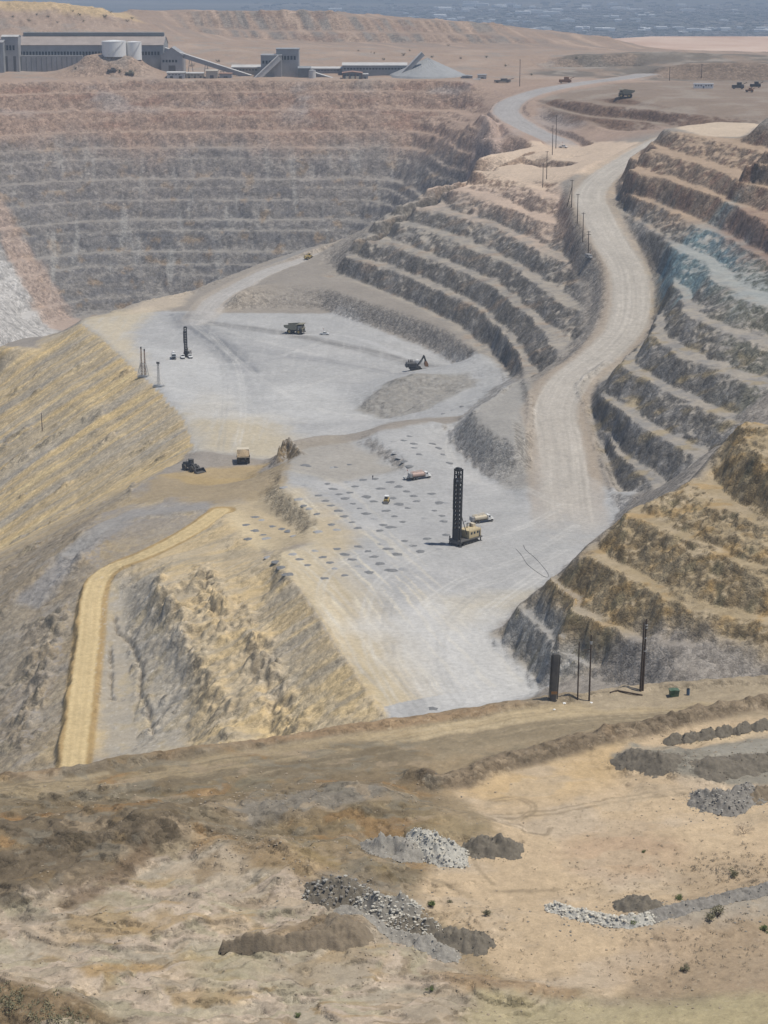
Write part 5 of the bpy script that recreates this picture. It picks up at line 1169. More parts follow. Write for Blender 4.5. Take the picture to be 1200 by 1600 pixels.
for px, y0, y1, lab, arms, ln in ((848,255,293,'weathered pole nearest the pale ledge, first of the haul road line',1,0), (854,236,280,'tall pole rising in front of the small ledge cliff',1,0), (863,196,242,'slender pole at the back of the pale ledge',1,0), (868.5,180,232,'tallest dark pole beside the foot of the upper road',1,0), (893,281,324,'upright pole of the braced pair at the road bend',1,0), (886,290,323,'leaning brace pole propping the upright at the road bend',0,.22), (902,303,349,'single pole just below the braced pair',1,0), (910.5,332,378,'single pole in the middle of the steep road stretch',1,0), (919,361,397,'short pole directly behind the service pickup',2,0), (812,93,135,'lone pole on the plateau left of the upper road',1,0), (1096,100,122,'faint pole on the brown rise beyond the upper road',1,0), (1046,105,126,'faint pole by the dark berm beyond the upper road',1,0), (66,645,673,'lone stump of a pole standing on the ochre dump slope',0,0)):
    b, h = topped(px, y0, y1); pole(b, h, lab, arms, (0, ln), .2+.00008*b.y, GR)
GN = 'power poles beside the rim road'
b, h = topped(902.5, 1003, 1093); pole(b, h, 'thin brown pole between the banded post and the darker pole', 0, (0, 0), .17, GN, P_wood); 
b, h = topped(920.5, 992, 1095); t = pole(b, h, 'dark pole with a short cross arm, right of the thin brown pole', 0, (0, .004), .2, GN); part('crossarm', lambda bm: (box(bm, -1.5,.1,-.08,.08,h*.78,h*.78+.12), box(bm,-1.3,.1,-.06,.06,h*.73,h*.73+.09)), P_wood, t); part('insulator', lambda bm: tube(bm, (0,0,h*.86), (0,0,h*.9), .27, n=8), P_galv, t)
b, h = topped(1000.5, 972, 1080); t = pole(b, h, 'left one of the close pair of dark poles on the pad', 0, (0, .02), .25, GN)
b2, h2 = topped(1004, 967, 1079); t = pole(b2, h2, 'taller right one of the close pair of dark poles', 0, (0, .016), .27, GN); part('collar', lambda bm: [tube(bm, (0,0,h2*q), (0,0,h2*q+.16), .34, n=8) for q in (.55,.73,.87,.91)], P_galv, t)
b, h = topped(864, 1020, 1094)
t = empty('marker_column', b, 'thick black round topped column with an orange band beside the rim road', 'column', .1); t.rotation_euler = (0, math.radians(2.2), .1)
def colm(bm):
    prof = [(.72,.40,0), (.80,.42,.5), (.86,.45,h*.5), (.90,.46,h-.7), (.80,.42,h-.22), (.5,.26,h)]
    n = 16; rings = [[bm.verts.new((.86*a_*math.copysign(abs(math.cos(q))**.6, math.cos(q)), c_*math.copysign(abs(math.sin(q))**.6, math.sin(q)), z-(.5 if z == 0 else 0))) for q in [2*math.pi*i/n for i in range(n)]] for a_, c_, z in prof]
    for A_, B_ in zip(rings, rings[1:]):
        for i in range(n): bm.faces.new((A_[i], A_[(i+1) % n], B_[(i+1) % n], B_[i]))
    bm.faces.new(rings[-1]); bm.faces.new(rings[0][::-1])
part('column_shaft', colm, P_dark, t); part('orange_band', lambda bm: box(bm, -.55,.7,-.48,-.44,h*.14,h*.2,bev=.01), P_orange, t); part('edge_rib', lambda bm: [box(bm, s*.85-.07,s*.85+.07,-.2,.2,.2,h-.5) for s in (-1,1)], P_dark, t)
# bin, barrel, timbers, stones by the poles
b = hit(1053, 1087); t = empty('waste_skip', b, 'small green steel bin on the pad by the poles', 'bin', .1)
def skp(bm):
    for s in (-1,1): prism(bm, [(-.8,0), (.8,0), (.95,1.25), (-.95,1.25)], s*.7-.03, s*.7+.03)
    box(bm, -.78,.78,-.67,.67,0,.06)
    for s in (-1,1): prism(bm, [(s*.77,.06), (s*.83,.06), (s*.96,1.25), (s*.9,1.25)], -.67, .67)
part('body', skp, P_green, t); part('lid', lambda bm: prism(bm, [(-1,1.26), (1,1.26), (1,1.32), (0,1.45), (-1,1.32)], -.8,.8), P_green, t); part('foot', lambda bm: [box(bm, s*.6-.1,s*.6+.1,-.75,.75,-.25,0) for s in (-1,1)], P_dark, t)
b = hit(1075, 1086); t = empty('steel_drum', b, 'upright blue grey drum to the right of the green bin', 'drum')
part('shell', lambda bm: (tube(bm, (0,0,-.1), (0,0,1.35), .33, n=18), [tube(bm, (0,0,z), (0,0,z+.05), .355, n=18) for z in (.4,.9,1.3)]), P_blue, t); part('valve', lambda bm: (tube(bm, (0,0,1.35), (0,0,1.55), .07, n=8),), P_dark, t)
def timber(a_, b_, label):
    p_, q_ = hit(*a_), hit(*b_); bm = bmesh.new(); d = (q_-p_); L_ = d.length; box(bm, 0, L_, -.14, .14, -.05, .25, bev=.03)
    o = obj('timber_beam', bm, P_wood); o.location = p_; o.rotation_euler = d.to_track_quat('X', 'Z').to_euler(); tag(o, label, 'timber', 'loose timbers on the pad')
timber((966,1080), (1004,1087), 'long dark timber lying at the foot of the paired poles'); timber((953,1083), (966,1079), 'short dark timber butting the long one')
for px, py, k in ((881.5,1099,.35), (924,1098,.3), (866,1109,.3)):
    bm = bmesh.new(); bmesh.ops.create_icosphere(bm, subdivisions=2, radius=.5)
    for v in bm.verts: v.co *= 1+.25*r.uniform(-1,1); v.co.z *= .6
    o = obj('pale_stone', bm, M_white); o.location = hit(px, py); o.scale = (k*2,)*3; tag(o, 'small white stone lying at the edge of the rim road', 'stone', 'white stones by the rim road')
# a person on the bench
def person(loc, h, label):
    t = empty('person', loc, label, 'person', .4)
    me = bpy.data.meshes.new('body'); J = [(0,0,.52), (0,0,.66), (0,0,.80), (0,0,.86), (0,0,.94), (.10,0,.80), (.14,.02,.64), (.12,.05,.50), (-.10,0,.80), (-.14,.0,.64), (-.13,.03,.49), (.055,0,.5), (.06,.01,.27), (.06,-.01,.03), (.06,.06,.015), (-.055,0,.5), (-.065,-.01,.27), (-.065,-.02,.03), (-.065,.05,.015)]
    E = [(0,1),(1,2),(2,3),(3,4),(2,5),(5,6),(6,7),(2,8),(8,9),(9,10),(0,11),(11,12),(12,13),(13,14),(0,15),(15,16),(16,17),(17,18)]
    R = [.085,.09,.095,.035,.055,.045,.033,.025,.045,.033,.025,.06,.045,.03,.028,.06,.045,.03,.028]
    me.from_pydata([(x*h, y*h, z*h) for x, y, z in J], E, []); o = bpy.data.objects.new('body', me); COL.objects.link(o); o.parent = t; me.materials.append(P_dark)
    md = o.modifiers.new('skin', 'SKIN'); o.modifiers.new('sub', 'SUBSURF').render_levels = 1
    for v, q in zip(me.skin_vertices[0].data, R): v.radius = (q*h, q*h)
    me.skin_vertices[0].data[0].use_root = True
    part('hard_hat', lambda bm: (tube(bm, (0,0,.955*h), (0,0,1.0*h), .075*h, .045*h, 12), tube(bm, (0,.01*h,.95*h), (0,.01*h,.958*h), .095*h, .095*h, 12)), P_white, t)
person(stand(hit(582.5, 748.5), .5), 1.9, 'person in dark clothes standing alone on the bench between drill cuttings')

q = [hit(*p_)+Vector((0,0,.1)) for p_ in ((806,858), (815,868), (826,884), (852,902), (856,896), (838,874), (822,860), (818,852))]
q = [Vector(v) for v in spline([tuple(v) for v in q], 5)]; bm = bmesh.new()
for a_, b_ in zip(q[:-1], q[1:]): tube(bm, a_, b_, .05, n=6)
tag(obj('power_cable', bm, P_black), 'thin dark power cable looping over the pale floor right of the tall drill', 'cable')
# ------------------------------------------------------------------ heaps and rocks
def stone_mat(name, c, c2, sc=1.2):
    m, nt, p = nodes(name); a = ramp(nt, noise(nt, sc, 7, .7).outputs['Fac'], [(.3, c), (.7, c2)])
    nt.links.new(a.outputs['Color'], p.inputs['Base Color']); p.inputs['Roughness'].default_value = .95
    bm_ = N(nt, 'ShaderNodeBump'); bm_.inputs['Strength'].default_value = .5; bm_.inputs['Distance'].default_value = .3; nt.links.new(noise(nt, sc*3, 6, .7).outputs['Fac'], bm_.inputs['Height']); nt.links.new(bm_.outputs['Normal'], p.inputs['Normal']); return m
K_cut = stone_mat('drill_cuttings', (.13,.135,.14), (.23,.235,.24)); K_cutp = stone_mat('pale_drill_cuttings', (.27,.275,.28), (.36,.36,.36))
K_grey = stone_mat('grey_rock', (.145,.135,.12), (.30,.28,.25)); K_pale = stone_mat('pale_rock', (.33,.32,.285), (.55,.53,.47)); K_dark = stone_mat('dark_gravel', (.115,.10,.078), (.205,.18,.14)); K_blue = stone_mat('blue_grey_gravel', (.215,.20,.175), (.345,.325,.285)); K_brown = stone_mat('brown_spoil', (.17,.135,.095), (.26,.21,.145)); K_wht = stone_mat('whitish_boulder', (.50,.47,.40), (.72,.68,.58))
K_gb = stone_mat('grey_bank_gravel', (.18,.168,.145), (.29,.27,.235))
def rock(bm, c, s, rr):
    k = bmesh.ops.create_icosphere(bm, subdivisions=1, radius=1)['verts']
    sx, sy, sz = s*rr.uniform(.7,1.3), s*rr.uniform(.7,1.3), s*rr.uniform(.5,.95); a_ = rr.uniform(0, 6.28); ca, sa = math.cos(a_), math.sin(a_)
    for v in k:
        q = v.co*(1+rr.uniform(-.22,.22)); x, y = q.x*sx, q.y*sy; v.co = Vector((c[0]+x*ca-y*sa, c[1]+x*sa+y*ca, c[2]+q.z*sz))
def heap(name, pts, w, h, mat, label, cat, group=None, rocks=0, rs=.25, seed=1, rmat=None, ws=None):
    w *= 1.18; h *= 1.45; rs *= .68; rocks = int(rocks*1.3)
    """dumped rock: a lumpy ridge along photo points, following the ground, with loose rocks bedded in it"""
    rr = random.Random(seed)
    P_ = [hit(*p_) for p_ in pts]
    if len(P_) == 1: P_ = [P_[0]-Vector((w*.25,0,0)), P_[0]+Vector((w*.25,0,0))]
    c = sum(P_, Vector())/len(P_); base = Vector((c.x, c.y, ground(c.x, c.y)))
    x0, x1 = min(p_.x for p_ in P_)-w*1.3, max(p_.x for p_ in P_)+w*1.3; y0, y1 = min(p_.y for p_ in P_)-w*1.3, max(p_.y for p_ in P_)+w*1.3
    st = max(.22, w/14); nx = int((x1-x0)/st)+1; ny = int((y1-y0)/st)+1
    gx_ = np.linspace(x0, x1, nx)[None,:].repeat(ny, 0); gy_ = np.linspace(y0, y1, ny)[:,None].repeat(nx, 1); D = np.full(gx_.shape, 1e9)
    if ws is None: ws = [1]*len(P_)
    for p_, q_, wa, wb in zip(P_[:-1], P_[1:], ws[:-1], ws[1:]):
        L2 = max((q_.x-p_.x)**2+(q_.y-p_.y)**2, 1e-6); t_ = np.clip(((gx_-p_.x)*(q_.x-p_.x)+(gy_-p_.y)*(q_.y-p_.y))/L2, 0, 1)
        D = np.minimum(D, np.hypot(gx_-p_.x-t_*(q_.x-p_.x), gy_-p_.y-t_*(q_.y-p_.y))/(wa+(wb-wa)*t_))
    n_ = fbm(gx_/(w*.7)+seed*7, gy_/(w*.7), 4, seed); D = D + w*(.35 if max(ws) == min(ws) else .2)*n_ + w*.10*fbm(gx_/.6, gy_/.6, 2, seed+3)
    hh = h*np.clip(1-D/w, -.15, 1)**1.0 if False else h*np.where(D < w, (1-np.clip(D/w, 0, 1))**1.05, -.05)
    hh = hh*(1+(.35 if max(ws) == min(ws) else .15)*fbm(gx_/(w*.35), gy_/(w*.35)+seed, 3, seed+5)) + (.08*h*fbm(gx_/.5, gy_/.5, 2, seed+9))*(D < w)
    D0 = D; gz = np.array([[ground(a_, b_) for a_, b_ in zip(ra, rb)] for ra, rb in zip(gx_, gy_)]) + hh
    bm = bmesh.new(); keep = D < w*1.12; vid = {}
    for j in range(ny):
        for i in range(nx):
            if keep[j,i]: vid[j,i] = bm.verts.new((gx_[j,i]-base.x, gy_[j,i]-base.y, gz[j,i]-base.z))
    for j in range(ny-1):
        for i in range(nx-1):
            q = [(j,i),(j,i+1),(j+1,i+1),(j+1,i)]
            if all(k in vid for k in q): bm.faces.new([vid[k] for k in q])
    for v in [v for v in bm.verts if not v.link_faces]: bm.verts.remove(v)
    for f in bm.faces: f.smooth = True
    nf = len(bm.faces)
    if rocks:
        cells = [(j,i) for j in range(ny) for i in range(nx) if D[j,i] < w*1.02]
        for k in range(rocks):
            j, i = rr.choice(cells); s = rs*rr.uniform(.35, 1)**1.5*1.5
            rock(bm, (gx_[j,i]-base.x+rr.uniform(-st,st), gy_[j,i]-base.y+rr.uniform(-st,st), gz[j,i]-base.z+s*.15), s, rr)
    ring = [(j,i) for j in range(ny) for i in range(nx) if .9*w < D[j,i] < 1.3*w]
    for k in range(int(26*w) if ring else 0):
        j, i = rr.choice(ring); s = rr.uniform(.04, .13); rock(bm, (gx_[j,i]-base.x+rr.uniform(-st,st), gy_[j,i]-base.y+rr.uniform(-st,st), ground(gx_[j,i], gy_[j,i])-base.z+s*.2), s, rr)
    o = obj(name, bm, mat)
    if rmat:
        o.data.materials.append(rmat)
        o.data.materials.append(K_wht if rmat is K_pale else K_pale); mi = np.zeros(len(o.data.polygons), np.int32); mi[nf:] = 1; k_ = (np.arange(len(mi))-nf)//20; mi[nf:][(k_[nf:]*7919 % 10) < 3] = 2; o.data.polygons.foreach_set('material_index', mi)
    o.location = base; tag(o, label, cat, group); return o
GH = 'dumped rock heaps on the near flat'
heap('rock_heap', [(600,1330), (632,1333)], 3.6, 2.0, K_blue, 'blue grey gravel heap leaning against the pale rock pile', 'rock heap', GH, 120, .22, 2, K_grey)
heap('rock_heap', [(662,1325), (700,1340)], 3.3, 2.1, K_pale, 'pale whitish rock pile between two darker heaps', 'rock heap', GH, 420, .30, 3, K_pale)
heap('rock_heap', [(748,1328), (790,1330)], 2.7, 1.7, K_dark, 'dark olive gravel heap right of the pale rock pile', 'rock heap', GH, 60, .16, 4)
heap('rock_heap', [(512,1400), (545,1405)], 3.2, 2.2, K_dark, 'grey boulder heap at the left end of the gravel strip', 'rock heap', GH, 260, .36, 5, K_grey)
heap('rock_heap', [(585,1418), (625,1420)], 2.9, 1.7, K_gb, 'pinkish grey boulder heap beside the leftmost boulder heap', 'rock heap', GH, 300, .33, 6, K_pale)
heap('gravel_bank', [(545,1425), (590,1447), (640,1468), (700,1492)], 1.9, .8, K_blue, 'long pale blue grey gravel bank slanting down to the right', 'gravel bank', None, 160, .16, 7, K_pale)
heap('rock_heap', [(630,1446), (668,1455)], 2.1, 1.3, K_dark, 'mixed grey stone heap touching the top of the gravel bank', 'rock heap', GH, 240, .26, 8, K_pale)
heap('rock_heap', [(700,1472), (742,1474)], 2.6, 1.5, K_dark, 'dark gravel heap at the lower end of the gravel bank', 'rock heap', GH, 80, .17, 9)
heap('rock_heap', [(1105,1255), (1130,1262), (1165,1245)], 3.0, 1.8, K_grey, 'grey rubble heap near the bare shrub on the sand', 'rock heap', GH, 240, .28, 10, K_blue)
heap('rock_heap', [(1170,1245), (1240,1242)], 2.2, 1.3, K_brown, 'brown earth heap running off behind the grey rubble', 'rock heap', GH, 60, .2, 11)
heap('boulder_row', [(868,1420), (900,1430), (940,1437), (980,1441), (1010,1436)], 1.5, .7, K_pale, 'row of whitish boulders along the foot of the low bank', 'boulders', None, 260, .38, 12, K_wht)
heap('rock_heap', [(985,1415), (1010,1416)], 2.3, 1.2, K_dark, 'dark gravel heap sitting behind the whitish boulder row', 'rock heap', GH, 50, .16, 13)
heap('gravel_bank', [(1020,1432), (1090,1415), (1150,1400), (1240,1385)], 1.8, .8, K_grey, 'grey gravel bank rising to the right edge of the sand', 'gravel bank', None, 130, .16, 14, K_blue)
heap('spoil_heap', [(985,1183), (1035,1190)], 3.0, 1.1, K_dark, 'dark spoil heap at the head of the orange sand', 'spoil heap', 'dark spoil heaps by the rim road', 40, .2, 16)
heap('spoil_heap', [(1110,1203), (1170,1193), (1240,1184)], 3.0, 1.0, K_dark, 'broad dark spoil heap filling the right edge below the row', 'spoil heap', 'dark spoil heaps by the rim road', 40, .2, 17)
for i, (px, py) in enumerate(((1046,1160), (1071,1157), (1096,1152), (1123,1147), (1152,1143), (1182,1138))):
    heap('spoil_heap', [(px, py), (px+14, py-5)], 1.15, 1.0, K_dark, 'one of the short row of equal dark dumped heaps under the rim road berm', 'spoil heap', 'row of equal dumped heaps under the berm', 12, .16, 30+i)
heap('spoil_heap', [(350,1488), (430,1480), (490,1474), (528,1462), (560,1467)], 2.4, 1.5, K_brown, 'smooth brown earth mound with a long tail in the pale mud', 'spoil heap', None, 14, .1, 40, None, [.3,.5,.7,1.15,.8])
# cuttings round the blast holes
CUT = [(x/4.2857+380, y/4.2857+700) for x, y in ((280,262),(410,250),(440,122),(600,130),(712,112),(565,240),(700,228),(750,257),(600,275),(645,310),(715,298),(505,318),(550,354),(682,338),(588,386),(735,373),(778,405),(635,420),(675,457),(825,440),(875,475),(730,497),(770,535),(590,513),(510,560),(627,549),(915,553),(985,530),(940,516),(830,326),(875,357),(1005,336),(1045,375),(960,420),(1100,402),(1015,458),(1065,495),(1140,320),(1165,356),(920,272),(1095,290),(1045,257),(990,228),(890,207),(810,213),(1115,121),(1050,63),(1030,30),(1085,90),(375,342),(410,385),(445,405),(500,440),(75,463),(120,483),(195,525),(265,542),(305,555),(345,588),(80,553),(135,582),(165,605),(40,608),(20,515),(170,730),(230,762),(265,800),(335,712),(375,745),(430,785),(480,688),(535,730),(630,675),(680,713),(770,660),(730,748),(580,767),(615,808),(540,873),(680,853),(845,832),(780,793),(915,775),(875,728),(835,692),(920,645),(970,676),(1030,711),(990,818),(1070,812),(1080,622),(1130,656),(1185,695),(300,845))]
CUT += [(x/7.5+640, y/7.5+710) for x, y in ((40,487),(90,548),(255,460),(350,566),(445,570),(290,660),(380,720),(175,750),(400,785),(425,942),(205,988),(275,1050),(375,1050),(40,1072),(350,1108),(120,1138),(815,847))]
CUT += [(x/3+400, y/3+480) for x, y in ((850,660),(740,660),(715,605),(690,625),(735,640),(760,690),(670,705),(640,630),(820,640),(870,690),(900,730),(930,480),(970,465),(880,500),(230,740),(370,750))] + [(677,1107)]
protos = []
for k in range(5):
    rr = random.Random(50+k); bm = bmesh.new(); n = 18; c0 = bm.verts.new((0,0,.42)); prev = None; ph = [rr.uniform(0, 6.28) for _ in range(3)]
    for rad, z in ((.5,.40), (1.0,.27), (1.6,.10), (2.1,0), (2.5,-.15)):
        ring = [bm.verts.new((rad*(1+.16*math.sin(2*a_+ph[0])+.10*math.sin(5*a_+ph[1]))*math.cos(a_)+rr.uniform(-.07,.07), rad*(1+.15*math.sin(3*a_+ph[2]))*math.sin(a_)+rr.uniform(-.07,.07), z+rr.uniform(-.05,.05))) for a_ in [2*math.pi*i/n for i in range(n)]]
        for i in range(n):
            if prev is None: bm.faces.new((c0, ring[i], ring[(i+1) % n]))
            else: bm.faces.new((prev[i], ring[i], ring[(i+1) % n], prev[(i+1) % n]))
        prev = ring
    me = bpy.data.meshes.new('drill_cuttings'); bm.to_mesh(me); bm.free(); me.materials.append(K_cut if k < 3 else K_cutp); me.polygons.foreach_set('use_smooth', [True]*len(me.polygons)); protos.append(me)
for i, (px, py) in enumerate(CUT):
    q = hit(px, py); k = r.choice([0,0,1,1,2,2,3,4]); o = bpy.data.objects.new('cuttings_heap', protos[k]); COL.objects.link(o); o.location = q; s = r.uniform(.62, .98); o.scale = (s*r.uniform(.95,1.2), s, s*r.uniform(.8,1.3)); o.rotation_euler = (0, 0, r.uniform(0, 6.28))
    tag(o, ('dark' if k < 3 else 'pale')+' grey heap of drill cuttings around a blast hole on the bench', 'cuttings heap', ('dark' if k < 3 else 'pale')+' heaps of drill cuttings on the drill bench')
# loose stones lying about on the near ground
def stones(name, n, areas, mat, label, seed, s0, s1):
    rr = random.Random(seed); bm = bmesh.new()
    bmesh.ops.create_icosphere(bm, subdivisions=1, radius=1); base = np.array([v.co for v in bm.verts]); faces = np.array([[v.index for v in f.verts] for f in bm.faces]); bm.free()
    VS, FS = [], []
    for i in range(n):
        px, py, sx, sy = rr.choice(areas); a_, b_ = W(rr.gauss(px, sx), rr.gauss(py, sy), 76)
        s = s0+(s1-s0)*rr.random()**3.5; v = base*(1+np.array([rr.uniform(-.25,.25) for _ in base])[:,None])*np.array((s*rr.uniform(.7,1.3), s*rr.uniform(.7,1.3), s*rr.uniform(.4,.8)))
        FS.append(faces+len(base)*i); VS.append(v+np.array((a_, b_, ground(a_, b_)+s*.2)))
    me = bpy.data.meshes.new(name); me.from_pydata(np.concatenate(VS).tolist(), [], np.concatenate(FS).tolist()); me.materials.append(mat); o = bpy.data.objects.new(name, me); COL.objects.link(o); tag(o, label, 'stones', kind='stuff')
K_tan = stone_mat('tan_stone', (.26,.21,.15), (.42,.35,.26))
stones('loose_stones', 3600, [(300,1420,260,90), (150,1480,160,60), (560,1420,90,60), (640,1500,200,50), (800,1560,220,25), (500,1250,150,25), (1050,1440,120,50), (380,1345,60,20), (250,1250,200,20), (1100,1200,90,30)], K_tan, 'loose brown stones strewn over the near ground', 21, .05, .26)
stones('gravel_scatter', 1500, [(620,1340,80,25), (560,1415,70,30), (640,1460,80,25), (950,1432,80,14), (1120,1255,60,16), (470,1268,110,16), (1110,1420,90,15)], K_gb, 'grey gravel scattered round the dumped heaps', 22, .05, .22)
# ------------------------------------------------------------------ plants
def leaf_mat(name, a_, b_):
    m, nt, p = nodes(name); oi = N(nt, 'ShaderNodeNewGeometry'); k = ramp(nt, oi.outputs['Random Per Island'], [(0, a_), (1, b_)])
    nt.links.new(k.outputs['Color'], p.inputs['Base Color']); p.inputs['Roughness'].default_value = .8; return m
L_green = leaf_mat('green_leaf', (.08,.12,.035), (.18,.22,.07)); L_dark = leaf_mat('dark_leaf', (.025,.05,.022), (.06,.09,.035)); L_dry = leaf_mat('dry_twig', (.20,.16,.11), (.34,.28,.2)); L_olive = leaf_mat('olive_leaf', (.14,.135,.075), (.24,.215,.13))
def crown_mesh(n, leaf, rr, flat_=.75, lumps=5):
    vs, fs = [], []; C_ = [(rr.gauss(0,.34), rr.gauss(0,.34), rr.uniform(.25,.8)*flat_, rr.uniform(.28,.5)) for _ in range(lumps)]
    for i in range(n):
        x, y, z, q = rr.choice(C_); d = Vector((rr.gauss(0,1), rr.gauss(0,1), rr.gauss(0,1))).normalized()*q*rr.uniform(.4,1)
        c = Vector((x, y, z))+Vector((d.x, d.y, d.z*.8)); c.z = max(c.z, .03)
        u = Vector((rr.gauss(0,1), rr.gauss(0,1), rr.gauss(0,.6))).normalized()*leaf; v = u.cross(Vector((rr.gauss(0,1), rr.gauss(0,1), rr.gauss(0,1)))).normalized()*leaf*.6
        k = len(vs); vs += [c-u, c+v, c+u, c-v]; fs.append((k, k+1, k+2, k+3))
    me = bpy.data.meshes.new('foliage'); me.from_pydata([tuple(v) for v in vs], [], fs); return me
def shrub(px, py, s, mat, label, group, seed, name='desert_shrub', cat='shrub', n=420, loc=None):
    rr = random.Random(seed); q = loc or hit(px, py)
    t = empty(name, q, label, cat, rr.uniform(0, 6), group)
    me = crown_mesh(n, .075, rr); me.materials.append(mat); o = bpy.data.objects.new('foliage', me); COL.objects.link(o); o.parent = t; o.scale = (s, s, s)
    def st(bm):
        for i in range(7):
            a_ = rr.uniform(0, 6.28); tube(bm, (0,0,-.1*s), (.45*s*math.cos(a_), .45*s*math.sin(a_), rr.uniform(.4,.7)*s), .035*s, .012*s, 5)
    part('stems', st, P_wood, t); return t
GB = 'green shrubs on the near flat'
for i, (px, py, s, m_, lab) in enumerate(((673,1417,1.3,L_green,'bright green shrub below the pale rock pile'), (703,1410,.7,L_olive,'little olive shrub right of the bright green one'), (762,1430,1.2,L_olive,'olive shrub alone on the sand below the dark heap'), (991,1443,1.1,L_green,'small green shrub growing at the end of the boulder row'), (1063,1405,1.1,L_green,'green shrub growing on the grey gravel bank'), (1120,1432,2.0,L_olive,'large olive bush in front of the gravel bank'), (1147,1368,1.4,L_olive,'dusty bush at the right above the gravel bank'), (1006,1332,.6,L_green,'tiny green plant on the reddish sand'), (1195,1455,1.2,L_green,'green shrub at the right edge below the gravel bank'), (674,1547,.8,L_green,'small green shrub low on the pale mud'), (1068,1518,1.2,L_olive,'olive shrub in the brown scrub near the lower right'), (466,1590,.8,L_green,'small green shrub at the bottom edge of the picture'))):
    shrub(px, py, s, m_, lab, GB, 200+i)
# the bare shrub
rr = random.Random(77); q = hit(1163, 1303); t = empty('bare_shrub', q, 'leafless twiggy shrub standing alone on the pale sand', 'shrub')
def twigs(bm):
    def br(p_, d, L_, rad, k):
        e = p_+d*L_; tube(bm, p_, e, rad, rad*.6, 4)
        if k:
            for _ in range(3): br(e, (d+Vector((rr.gauss(0,.5), rr.gauss(0,.5), rr.gauss(.05,.3)))).normalized(), L_*.75, rad*.6, k-1)
    for _ in range(9): br(Vector((0,0,-.1)), Vector((rr.gauss(0,.6), rr.gauss(0,.6), 1)).normalized(), .8, .035, 3)
part('branches', twigs, stone_mat('dry_bark', (.24,.19,.14), (.36,.3,.23)), t)
def scrub(name, areas, n, leaf, mat, label, seed):
    rr = random.Random(seed); vs, fs = [], []
    while len(fs) < n*9:
        px, py, sx, sy, s = rr.choice(areas); q = hit(rr.gauss(px, sx), rr.gauss(py, sy)); w_ = s*rr.uniform(.4, 1)
        for i in range(9):
            d = Vector((rr.gauss(0,.4), rr.gauss(0,.4), rr.uniform(.05,.7)))*w_; c = q+d; u = Vector((rr.gauss(0,1), rr.gauss(0,1), rr.gauss(0,1))).normalized()*leaf*w_; v = u.orthogonal().normalized()*leaf*w_*.5
            k = len(vs); vs += [c-u, c+v, c+u, c-v]; fs.append((k, k+1, k+2, k+3))
    me = bpy.data.meshes.new(name); me.from_pydata([tuple(v) for v in vs], [], fs); me.materials.append(mat); o = bpy.data.objects.new(name, me); COL.objects.link(o); tag(o, label, 'scrub', kind='stuff')
scrub('dry_scrub', [(1150,1350,50,16,.7), (1130,1370,60,18,.6), (1000,1360,70,25,.4), (960,1390,70,15,.35), (1120,1480,70,30,.6), (1050,1510,60,20,.5), (900,1300,60,30,.25), (740,1500,60,25,.35), (720,1440,60,20,.4), (1000,1290,60,15,.25)], 900, .3, L_dry, 'low dry scrub and weeds scattered over the sand flat', 5)
scrub('bank_scrub', [(40,1575,40,10,.8), (100,1592,30,6,.7), (10,1560,20,8,.8)], 160, .3, L_olive, 'brown green weeds on the dark bank at the bottom left', 6)
# ------------------------------------------------------------------ concentrator plant on the far plateau
def cladding(name, c, vertical=True):
    m, nt, p = nodes(name); a = ramp(nt, noise(nt, .12, 6, .65).outputs['Fac'], [(.3, tuple(v*.8 for v in c)), (.7, tuple(min(v*1.12, .9) for v in c))])
    wv = N(nt, 'ShaderNodeTexWave', bands_direction='X' if vertical else 'Y'); wv.inputs['Scale'].default_value = .35; tc = N(nt, 'ShaderNodeTexCoord'); nt.links.new(tc.outputs['Object'], wv.inputs[0])
    nt.links.new(mixc(nt, a.outputs['Color'], ramp(nt, wv.outputs['Color'], [(0,.86), (1,1.0)]).outputs['Color'], 1.0, 'MULTIPLY'), p.inputs['Base Color']); p.inputs['Roughness'].default_value = .6; return m
B_grey = cladding('grey_cladding', (.31,.325,.335)); B_mid = cladding('mid_grey_cladding', (.34,.34,.345)); B_dark = cladding('dark_cladding', (.19,.20,.205)); B_pale = cladding('pale_roofing', (.56,.55,.53)); B_rust = cladding('rust_red_roofing', (.34,.20,.14)); B_beige = cladding('beige_cladding', (.48,.43,.36)); B_roof = cladding('weathered_roofing', (.36,.31,.28))
def PD(px, py, d):
    a_, b_, c_ = ray(px, py); t_ = d/b_; return Vector((a_*t_, d, CAMZ+c_*t_))
def top_z(py, d): return PD(0, py, d).z
